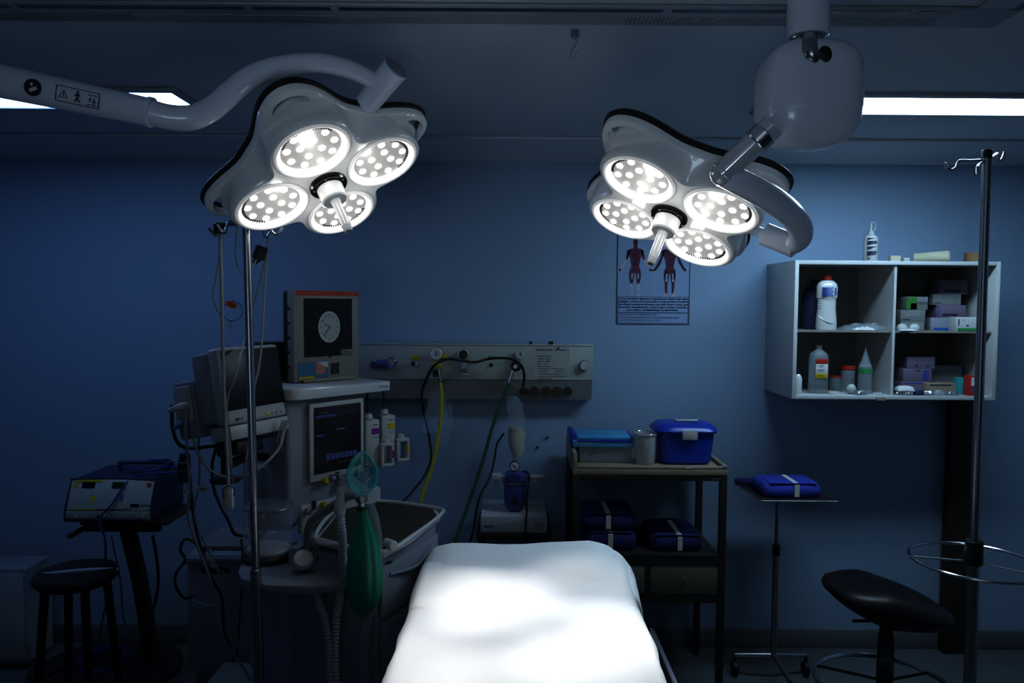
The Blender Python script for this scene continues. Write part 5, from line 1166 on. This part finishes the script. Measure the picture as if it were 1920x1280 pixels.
fr_ = MB().tube([MP@Vector((.0, .11, -.24)), MP@Vector((-.006, .03, -.245)), MP@Vector((0, -.03, -.22)), MP@Vector((.02, -.042, -.12)), MP@Vector((.12, -.042, -.05)), MP@Vector((.26, -.04, -.03)), MP@Vector((.284, -.005, -.04))], .006, 8); fr_.build('rubber_guard', BLACK, pm_)
MB().box((.12, -.06, -.09), (.12, .05, .10), .008, MP).build('mount_plate', DARK, pm_)
p0_ = MP@Vector((.06, -.085, -.10)); MB().cyl(p0_+Vector((0, 0, .03)), p0_-Vector((0, 0, .07)), .014, n=16).cyl(p0_-Vector((0, 0, .07)), p0_-Vector((0, 0, .082)), .050, n=28, bev=.004).build('swivel_disc', BLACK, pm_)
MB().tube([p0_-Vector((0, 0, .03)), p0_+Vector((.03, .15, -.03)), Vector((-.86, 2.72, 1.20))], .016, 10).build('support_arm', DARK, pm_)
# ------------------------------------------------------------------ electrosurgical unit on slanted cart
EY = 3.15
es = thing('electrosurgical_unit', (at(230, 940, EY).x, 3.3, at(200, 980, EY).z), 'grey electrosurgical generator with slanted control face and top handle', 'generator')
e0, e1, e2_, e3 = at(122, 979, EY), at(283, 981, EY), at(294, 901, EY+.05), at(152, 898, EY+.05)
sh_ = Vector((e1.x, e1.y, e0.z)); eW = e1.x-e0.x
EO = Vector((e0.x+.0, EY, e0.z)); eH = (e3.z-e0.z)
poly = [(0, 0), (.34, 0), (.34, eH), (.055, eH), (0, .05)]
MS = Matrix(((0, 0, 1, EO.x), (1, 0, 0, EO.y), (0, 1, 0, EO.z), (0, 0, 0, 1)))
MB().prism(poly, .008, eW-.008, .006, M=MS).build('case', NAVY, es)
MS2 = frame(EO+Vector((0, -.001, 0)), (1, 0, 0), (0, .055, eH-.05)); MS3 = MS2.copy(); MS3.translation = EO+Vector((0, -.0, .05))
fH = math.hypot(.055, eH-.05)
MB().box((eW/2, fH/2, .002), (eW-.01, fH-.004, .006), .002, MS3).build('upper_face', PANELL, es)
MB().bx(EO.x+.004, EO.x+eW-.004, EO.y-.008, EO.y+.002, EO.z+.008, EO.z+.050, .002).build('lower_face', PANELL, es)
MB().tube([EO+Vector((.004, -.006, .004)), EO+Vector((.004, -.006, .05)), EO+Vector((.004, .050, eH)), EO+Vector((eW*.5, .055, eH+.002)), EO+Vector((eW-.004, .05, eH))], .005, 8, sm=False).build('edge_trim', NAVY, es)
def ef(u0, v0, u1, v1, m_, nm): return MB().box(((u0+u1)/2*eW, (v0+v1)/2*fH, .0055), ((u1-u0)*eW, (v1-v0)*fH, .002), 0, MS3).build(nm, m_, es)
ef(.07, .90, .38, .97, YEL, 'yellow_band'); ef(.05, .72, .10, .88, YEL, 'yellow_mark'); ef(.15, .70, .30, .90, BLKG, 'display'); ef(.50, .70, .64, .90, mat('dark green window', (.005, .04, .02), .2), 'display')
ef(.28, .25, .33, .48, YEL, 'yellow_mark'); ef(.07, .03, .36, .06, YEL, 'yellow_line'); ef(.38, .03, .66, .06, NAVY, 'dark_line'); ef(.76, .12, .86, .22, BLKG, 'slot'); ef(.88, .16, .99, .19, NAVY, 'dark_line'); ef(.91, .75, .96, .88, RED, 'red_mark') ; ef(.62, .3, .66, .5, BLUEC, 'blue_mark'); ef(.68, .06, .78, .08, NAVY, 'dark_line')
for u in (.14, .22, .27, .40, .47, .52, .86, .92): MB().cyl(EO+Vector((u*eW, -.012, .030)), EO+Vector((u*eW, -.007, .030)), .005, n=12).build('outlet', PAPER if u not in (.40,) else BLKG, es)
MB().bx(EO.x+.01, EO.x+eW-.01, EO.y-.010, EO.y-.007, EO.z+.010, EO.z+.018).build('dark_line', NAVY, es)
h0 = at(195, 898, EY+.15); h1 = at(325, 898, EY+.15)
MB().tube([Vector((EO.x+.13, 3.36, EO.z+eH-.004)), Vector((EO.x+.13, 3.36, EO.z+eH+.030)), Vector((EO.x+.15, 3.36, EO.z+eH+.038)), Vector((EO.x+.36, 3.36, EO.z+eH+.038)), Vector((EO.x+eW+.02-.03, 3.36, EO.z+eH+.030)), Vector((EO.x+eW-.03, 3.36, EO.z+eH-.004))], .009, 10, k=4).build('handle', NAVY, es)
ec = thing('generator_cart', (at(200, 1240, 3.4).x, 3.36, 0), 'dark cart with leaning post carrying the electrosurgical generator', 'cart')
MB().bx(EO.x+.05, EO.x+eW+.06, EY+.02, EY+.32, EO.z-.018, EO.z-.002, .004).bx(EO.x+.06, EO.x+eW+.02, EY+.03, EY+.06, EO.z-.050, EO.z-.019, .004).build('platform', WOODD, ec)
MB().tube([Vector((EO.x+.06, EY+.05, EO.z-.035)), Vector((EO.x+.035, EY-.02, EO.z-.05)), Vector((EO.x+.03, EY-.03, EO.z-.055))], .012, 8).build('push_handle', BLACK, ec)
q0 = at(238, 1003, 3.30); q1 = at(285, 1180, 3.42)
q0.z = EO.z-.05
MB().tube([q0, q0+(q1-q0)*.5, Vector((q1.x, 3.42, .115))], .036, 8, sm=False).build('post', DARK, ec)
bs = Vector((at(200, 1230, 3.36).x, 3.36, 0))
MB().lathe([(0, .05), (.30, .05), (.33, .065), (.33, .09), (.28, .108), (.10, .125), (0, .125)], Matrix.Translation(bs), 48, sx=1, sy=.85).build('base', BLACK, ec)
for k in range(4):
    t = k*PI/2+.6; c_ = bs+Vector((.25*math.cos(t), .2*math.sin(t), .026)); MB().cyl(c_-Vector((.012, 0, 0)), c_+Vector((.012, 0, 0)), .0255, n=16).build('caster', BLACK, ec)
one('coiled_tube', MB().torus(.10, .009, Matrix.Translation(bs+Vector((.0, -.02, .135)))@Matrix.Rotation(.1, 4, 'X'), 40, 8).torus(.085, .009, Matrix.Translation(bs+Vector((.01, -.03, .153))), 40, 8), CABLEB, 'dark blue coiled tube lying on the round cart base', 'tube')
# blue cables on the generator
ez = EO.z+eH
pc_ = [Vector((EO.x+.25, 3.38, ez+.045)), Vector((EO.x+.30, 3.34, ez+.055)), Vector((EO.x+.36, 3.36, ez+.050)), Vector((EO.x+.30, 3.32, ez+.014)), Vector((EO.x+.22, 3.31, ez+.012)), Vector((EO.x+.20, 3.33, ez+.030)), Vector((EO.x+.28, 3.30, ez+.012)), Vector((EO.x+.37, 3.32, ez+.03)), Vector((EO.x+.44, 3.30, ez+.014)), Vector((EO.x+.33, 3.27, ez+.012)), Vector((EO.x+.27, 3.24, ez+.010)),
      Vector((EO.x+.24, 3.185, ez-.02)), Vector((EO.x+.21, 3.15, EO.z+.09)), Vector((EO.x+.165, 3.12, EO.z+.02)), at(197, 1010, 3.10), at(198, 1060, 3.12), at(200, 1120, 3.14), at(186, 1190, 3.16)]
cable('blue_cable', pc_, .0045, CABLEB, 'blue cable tangled on the generator and hanging down its front')
cable('thin_blue_cable', [at(209, 1004, 3.13), at(216, 1040, 3.14), at(226, 1090, 3.16), at(230, 1150, 3.18), at(236, 1175, 3.2)], .003, CABLEB, 'thin blue cable hanging behind the leaning cart post')
cable('black_lead', [at(286, 1004, 3.34), at(293, 1040, 3.36), at(297, 1085, 3.4), at(292, 1125, 3.42), at(281, 1155, 3.44)], .007, BLACK, 'black lead curving down right of the leaning cart post')
# ------------------------------------------------------------------ wooden stool left
lY = 2.95
sc = at(143, 1078, lY); ls = thing('round_stool', (sc.x, lY, 0), 'dark round-seated stool standing in front of the generator cart', 'stool')
szz = sc.z; MB().lathe([(0, -.028), (.135, -.028), (.153, -.012), (.155, .006), (.146, .018), (0, .022)], Matrix.Translation((sc.x, lY, szz)), 44).build('seat', SEAT, ls)
MB().tube([(sc.x-.15, lY-.03, szz+.009), (sc.x-.05, lY-.03, szz+.0215), (sc.x+.05, lY+.0, szz+.0225), (sc.x+.148, lY+.04, szz+.010)], .009, 8, flat=.4).build('pale_strip', PLASG, ls)
for an_ in (PI*.25, PI*.75, PI*1.25, PI*1.75):
    c0_ = Vector((sc.x+.11*math.cos(an_), lY+.11*math.sin(an_), szz-.027)); c1_ = Vector((sc.x+.165*math.cos(an_), lY+.165*math.sin(an_), 0)); MB().cyl(c1_, c0_, .014, .017, 14).build('leg', SEAT, ls)
MB().torus(.185, .009, Matrix.Translation((sc.x, lY, .22)), 48, 8).build('foot_ring', SEAT, ls)
# low white cabinet far left
hx = at(49, 1100, 3.50).x; hz_ = at(30, 1067, 3.5).z
wc = thing('low_white_cabinet', (-2.63, 3.6, 0), 'low white metal cabinet at the far left against the wall', 'cabinet')
MB().bx(XL+.02, hx, 3.50, 3.70, .03, hz_, .006).build('case', PLASG, wc)
MB().bx(XL+.04, hx-.012, 3.493, 3.5005, .05, hz_-.02, .003).build('door', PLAS, wc)
MB().bx(XL+.05, hx-.03, 3.52, 3.68, 0, .03).build('plinth', DARK, wc)
# grey unit behind the cables and a small box on the floor
gx0 = at(350, 1100, 2.90).x; gx1 = at(472, 1100, 2.90).x
gu = thing('grey_equipment_unit', ((gx0+gx1)/2, 3.05, 0), 'dim grey equipment unit standing behind the hanging cables', 'equipment unit')
zt1 = at(400, 1040, 2.9).z
MB().bx(gx0, gx1, 2.90, 3.24, .30, zt1, .010).build('case', PLASG, gu); MB().bx(gx0+.02, gx1-.02, 2.92, 3.22, .14, .30, .01).build('lower_case', PANELD, gu)
MB().bx(gx0+.06, gx0+.17, 2.894, 2.901, zt1-.075, zt1-.05, .002).build('slot', BLACK, gu); MB().bx(gx0, gx1, 2.888, 2.90, zt1-.035, zt1-.008, .004).build('front_lip', PLASG, gu)
for x in (gx0+.04, gx1-.04):
    for y in (2.95, 3.18): MB().bx(x-.02, x+.02, y-.02, y+.02, 0, .139, .004).build('leg', DARK, gu)
MB().bx(gx0+.02, gx0+.22, 2.95, 3.2, zt1, zt1+.02, .004).build('top_lid', PANELD, gu)
fx0 = at(372, 1230, 2.6).x; fx1 = at(462, 1230, 2.6).x
one('floor_box', MB().bx(fx0, fx1, 2.62, 2.84, 0, .34, .012).bx(fx0-.01, fx1+.01, 2.61, 2.85, .341, .37, .008), PANELD, 'dark grey lidded box on the floor under the cables', 'box')
# ------------------------------------------------------------------ left drip stand and hanging cables
vY = 2.28
b0 = at(463, 445, vY); b1 = at(477, 900, vY); b2 = at(486, 1270, vY)
base = b1+(b2-b1)*((b1.z-.0)/(b1.z-b2.z)); top = b1+(b0-b1)*((2.04-b1.z)/(b0.z-b1.z))
lv = thing('left_iv_pole', (base.x, base.y, 0), 'shiny drip stand hung with cables in front of the patient monitor', 'drip stand'); lv.name = 'iv_pole.001'
def onv(z): return base+(top-base)*(z/top.z)
zj = at(483, 1066, vY).z
MB().cyl(onv(zj-.02), onv(2.04), .0125, n=20).build('upper_pole', STEEL, lv); MB().cyl(onv(.08), onv(zj), .017, n=20, bev=.002).build('lower_pole', STEEL, lv)
for sx_, sy_ in ((1, -.2), (-1, .1), (.3, 1), (-.4, -1)):
    c_ = onv(2.01); d_ = Vector((sx_, sy_, 0)).normalized(); MB().tube([c_, c_+d_*.05, c_+d_*.075, c_+d_*.085+Vector((0, 0, -.02)), c_+d_*.10+Vector((0, 0, -.03)), c_+d_*.12+Vector((0, 0, -.012))], .004, 8).build('hook', STEEL, lv)
for k in range(5):
    t = k*2*PI/5+.5; e_ = Vector((base.x+.20*math.cos(t), base.y+.20*math.sin(t), .075)); MB().cyl(onv(.1), e_, .011, n=10).build('base_leg', STEEL, lv)
    MB().cyl((e_.x-.01, e_.y, .027), (e_.x+.01, e_.y, .027), .0265, n=16, bev=.003).cyl((e_.x, e_.y, .04), (e_.x, e_.y, .075), .007, n=8).build('caster', BLACK, lv)
cY = 2.24
G = 'grey cables hung from the left drip stand'
pc0 = Vector((at(413, 430, cY).x, cY, at(413, 430, cY).z))
ox = thing('pulse_sensor_cable', at(428, 950, cY), 'thick grey cable ending in a white finger clip, left of the drip stand', 'sensor cable')
hk = onv(1.99)+Vector((-.085, .0, 0))
MB().tube([hk, hk+Vector((-.003, -.02, -.015)), at(413, 425, cY), at(413, 450, cY), at(415, 520, cY), at(417, 600, cY), at(419, 700, cY), at(423, 800, cY), at(427, 870, cY), at(428, 908, cY)], .0052, 10).build('cord', CABLEW, ox)
MB().cyl(at(413, 418, cY), at(413, 438, cY), .020, .019, 18, bev=.004).build('connector', DARK, ox)
MB().box(at(428, 932, cY), (.034, .022, .075), .009).build('finger_clip', WHITE, ox); MB().tube([at(420, 935, cY-.012), at(418, 918, cY-.012), at(427, 911, cY-.012), at(438, 915, cY-.012), at(439, 930, cY-.012)], .002, 6).build('clip_spring', INK, ox)
g_ = lambda n, pts, r, lab, m_=CABLEW: cable(n, pts, r, m_, lab)
g_('looped_grey_cable', [at(411, 440, cY+.02), at(413, 470, cY+.03), at(405, 520, cY+.03), at(400, 553, cY+.03), at(406, 578, cY+.02), at(416, 595, cY+.02), at(418, 640, cY+.02), at(420, 700, cY+.02), at(424, 800, cY+.03), at(433, 870, cY+.03), at(436, 905, cY+.03)], .0028, 'thin grey cable bowing out left of the thick sensor cable')
g_('short_loop_cable', [at(444, 415, 2.55), at(443, 440, 2.55), at(441, 480, 2.52), at(449, 505, 2.5), at(462, 513, 2.44), at(470, 508, 2.42), at(478, 492, 2.43), at(483, 482, 2.45)], .003, 'short grey loop ending in a dark connector beside the drip stand')
one('dark_connector', MB().cyl(at(482, 486, 2.45), at(492, 462, 2.45), .019, .021, 16, bev=.004).cyl(at(477, 494, 2.45), at(482, 486, 2.45), .007, .012, 12), DARK, 'dark cable connector hanging just under the left lamp', 'connector')
g_('slanting_grey_cable', [at(504, 430, 2.5), at(500, 470, 2.5), at(489, 520, 2.5), at(474, 580, 2.52), at(463, 620, 2.53), at(450, 670, 2.34), at(438, 715, 2.3), at(428, 740, 2.3), at(424, 790, 2.3), at(432, 840, 2.32), at(434, 880, 2.32)], .0034, 'grey cable slanting down across the patient monitor screen')
g_('straight_grey_cable', [at(504, 430, 2.48), at(499, 500, 2.46), at(495, 570, 2.43), at(491, 640, 2.40), at(485, 690, 2.38), at(477, 725, 2.36), at(470, 790, 2.36), at(463, 850, 2.36), at(456, 900, 2.38)], .0036, 'pale cable falling right of the drip stand pole')
g_('u_shaped_cable', [at(362, 822, 2.40), at(372, 850, 2.39), at(390, 878, 2.38), at(415, 892, 2.37), at(440, 894, 2.37), at(470, 887, 2.38), at(500, 866, 2.41), at(524, 838, 2.46), at(533, 805, 2.50)], .0045, 'pale U-shaped cable slung under the patient monitor')
for i, (x_, d_) in enumerate(((522, 0), (527, .004), (532, .008))):
    g_('lead_wire', [at(x_+8, 788, 2.53), at(x_+3, 805, 2.52), at(x_-2, 825, 2.52), at(x_-4, 845, 2.54)], .0035, ('leftmost of three short leads under the patient monitor corner', 'middle of three short leads under the patient monitor corner', 'rightmost of three short leads under the patient monitor corner')[i])
lng = [at(350, 760, 2.40), at(348, 800, 2.40), at(352, 860, 2.42), at(356, 920, 2.44), at(352, 965, 2.46), at(365, 1010, 2.48), at(385, 1060, 2.48), at(400, 1110, 2.48), at(408, 1160, 2.48), at(425, 1210, 2.48), at(452, 1245, 2.48), at(470, 1275, 2.48)]
g_('long_grey_cable', lng, .0045, 'long grey cable from the monitor side down to the floor')
g_('second_long_cable', [v+Vector((.016+.01*math.sin(i), .03, .01)) for i, v in enumerate(lng)], .0035, 'thinner grey cable running beside the long grey one', CABLEW)
g_('dark_long_cable', [at(356, 890, 2.55), at(362, 960, 2.56), at(372, 1010, 2.56), at(392, 1075, 2.56), at(416, 1120, 2.56), at(420, 1180, 2.56), at(440, 1240, 2.56)], .005, 'dark cable twisting behind the long grey one', BLACK)
g_('black_monitor_cable', [at(407, 832, 2.5), at(398, 870, 2.5), at(400, 910, 2.5), at(412, 945, 2.5), at(428, 975, 2.5), at(440, 1000, 2.52), at(465, 1006, 2.58)], .0055, 'black cable curving from beneath the patient monitor', BLACK)
g_('black_cable_coil', [at(385, 1032, 2.95), at(350, 1010, 2.7), at(338, 1030, 2.7), at(347, 1050, 2.7), at(330, 1075, 2.7), at(330, 1100, 2.7), at(345, 1120, 2.7), at(362, 1118, 2.7)], .005, 'black cable coil left of the grey equipment unit', BLACK)
g_('thin_drop_cable', [at(452, 1010, 2.75), at(456, 1060, 2.75), at(452, 1120, 2.75), at(447, 1190, 2.75), at(444, 1230, 2.75)], .0035, 'thin black cable hanging in front of the grey unit', BLACK)
g_('pale_drop_cable', [at(392, 1026, 3.0), at(396, 1034, 2.87), at(398, 1060, 2.8), at(425, 1080, 2.8), at(418, 1120, 2.8), at(395, 1135, 2.8), at(360, 1125, 2.8)], .0028, 'pale thin cable looping across the grey unit')
cf = thing('hanging_cuff', at(346, 895, 2.55), 'dark violet bundle hanging by wires left of the patient monitor', 'cuff')
MB().tube([at(347, 850, 2.55), at(345, 870, 2.55), at(344, 890, 2.55), at(346, 905, 2.55)], [.016, .022, .020, .012], 14).build('bundle', mat('violet fabric', (.05, .035, .12), .8, noise_amt=.2), cf)
MB().torus(.022, .002, Matrix.Translation(at(345, 865, 2.55)), 24, 6).build('wire_wrap', CABLEW, cf); MB().torus(.020, .002, Matrix.Translation(at(345, 880, 2.55)), 24, 6).build('wire_wrap', CABLEW, cf)
MB().tube([at(347, 850, 2.55), at(350, 820, 2.5), at(352, 790, 2.45)], .002, 6).tube([at(344, 900, 2.55), at(338, 915, 2.55), at(345, 925, 2.55), at(352, 910, 2.55)], .002, 6).build('wire', CABLEW, cf)
# tags
tg = thing('orange_tag', at(434, 572, 2.36), 'orange tag on a thin wire loop by the drip stand', 'tag')
mt_ = frame(at(434, 571, 2.34), (1, 0, -.42), (0.3, 0, 1)); MB().lathe([(0, 0), (.019, 0), (.019, .001), (0, .001)], mt_ @ Matrix.Diagonal((1, .55, 1, 1)), 24).build('tag_disc', ORANGE, tg)
text('lettering', 'AZ', .011, mt_ @ Matrix.Translation((-.007, -.004, .0012)), WOODD, tg)
MB().torus(.031, .0013, frame(at(436, 583, 2.35), (1, 0, 0), (0, .1, 1)), 36, 6).build('wire_loop', CABLEB, tg)
MB().box(at(432, 608, 2.35), (.012, .008, .030), .003).build('clip', CLEAR2, tg)
for nm, px, py, lab in (('white_cable_tag', 380, 916, 'small white tag in front of the wall right of the generator'), ('white_side_tag', 337, 795, 'small white tag sticking out left of the patient monitor')):
    q_ = at(px, py, 2.42); t = thing(nm, q_, lab, 'tag'); MB().box(q_, (.034 if px > 350 else .028, .003, .020), .003).build('tag_plate', PAPER, t); MB().box(q_+Vector((.002, -.002, 0)), (.020, .0006, .003), 0).build('print_line', INK, t)
    MB().cyl(q_+Vector((-.015 if px > 350 else .013, 0, 0)), q_+Vector((-.03 if px > 350 else .04, .01, .002)), .003, n=8).build('strap', PAPER, t)


# ------------------------------------------------------------------ world / colour
w = bpy.data.worlds.new('world'); SC.world = w; w.use_nodes = True
w.node_tree.nodes['Background'].inputs[0].default_value = (.1, .16, .3, 1); w.node_tree.nodes['Background'].inputs[1].default_value = .05
def area(name, loc, tgt, sx, sy, e, col):
    ld = bpy.data.lights.new(name, 'AREA'); ld.shape = 'RECTANGLE'; ld.size = sx; ld.size_y = sy; ld.energy = e; ld.color = col
    o = bpy.data.objects.new(name, ld); COL.objects.link(o); o.location = loc; o.rotation_euler = (Vector(tgt)-Vector(loc)).to_track_quat('-Z', 'Y').to_euler(); return o
area('room_fill', (0, -1.2, 2.45), (0, 2.2, .9), 2.4, 5e-1, 2.5, (.78, .88, 1))
uf = area('upper_fill', (-.6, -2.1, 1.3), (0, 2.2, 2.75), 1.2, 1.0, 2.5, (.66, .84, 1)); uf.data.spread = math.radians(50)  # added fill behind the camera, lifts the lamps and ceiling
SC.view_settings.view_transform = 'Standard'
SC.view_settings.look = 'None'
SC.view_settings.gamma = .71
SC.cycles.use_denoising = True
SC.cycles.max_bounces = 6
SC.cycles.transparent_max_bounces = 16
SC.cycles.sample_clamp_indirect = 3
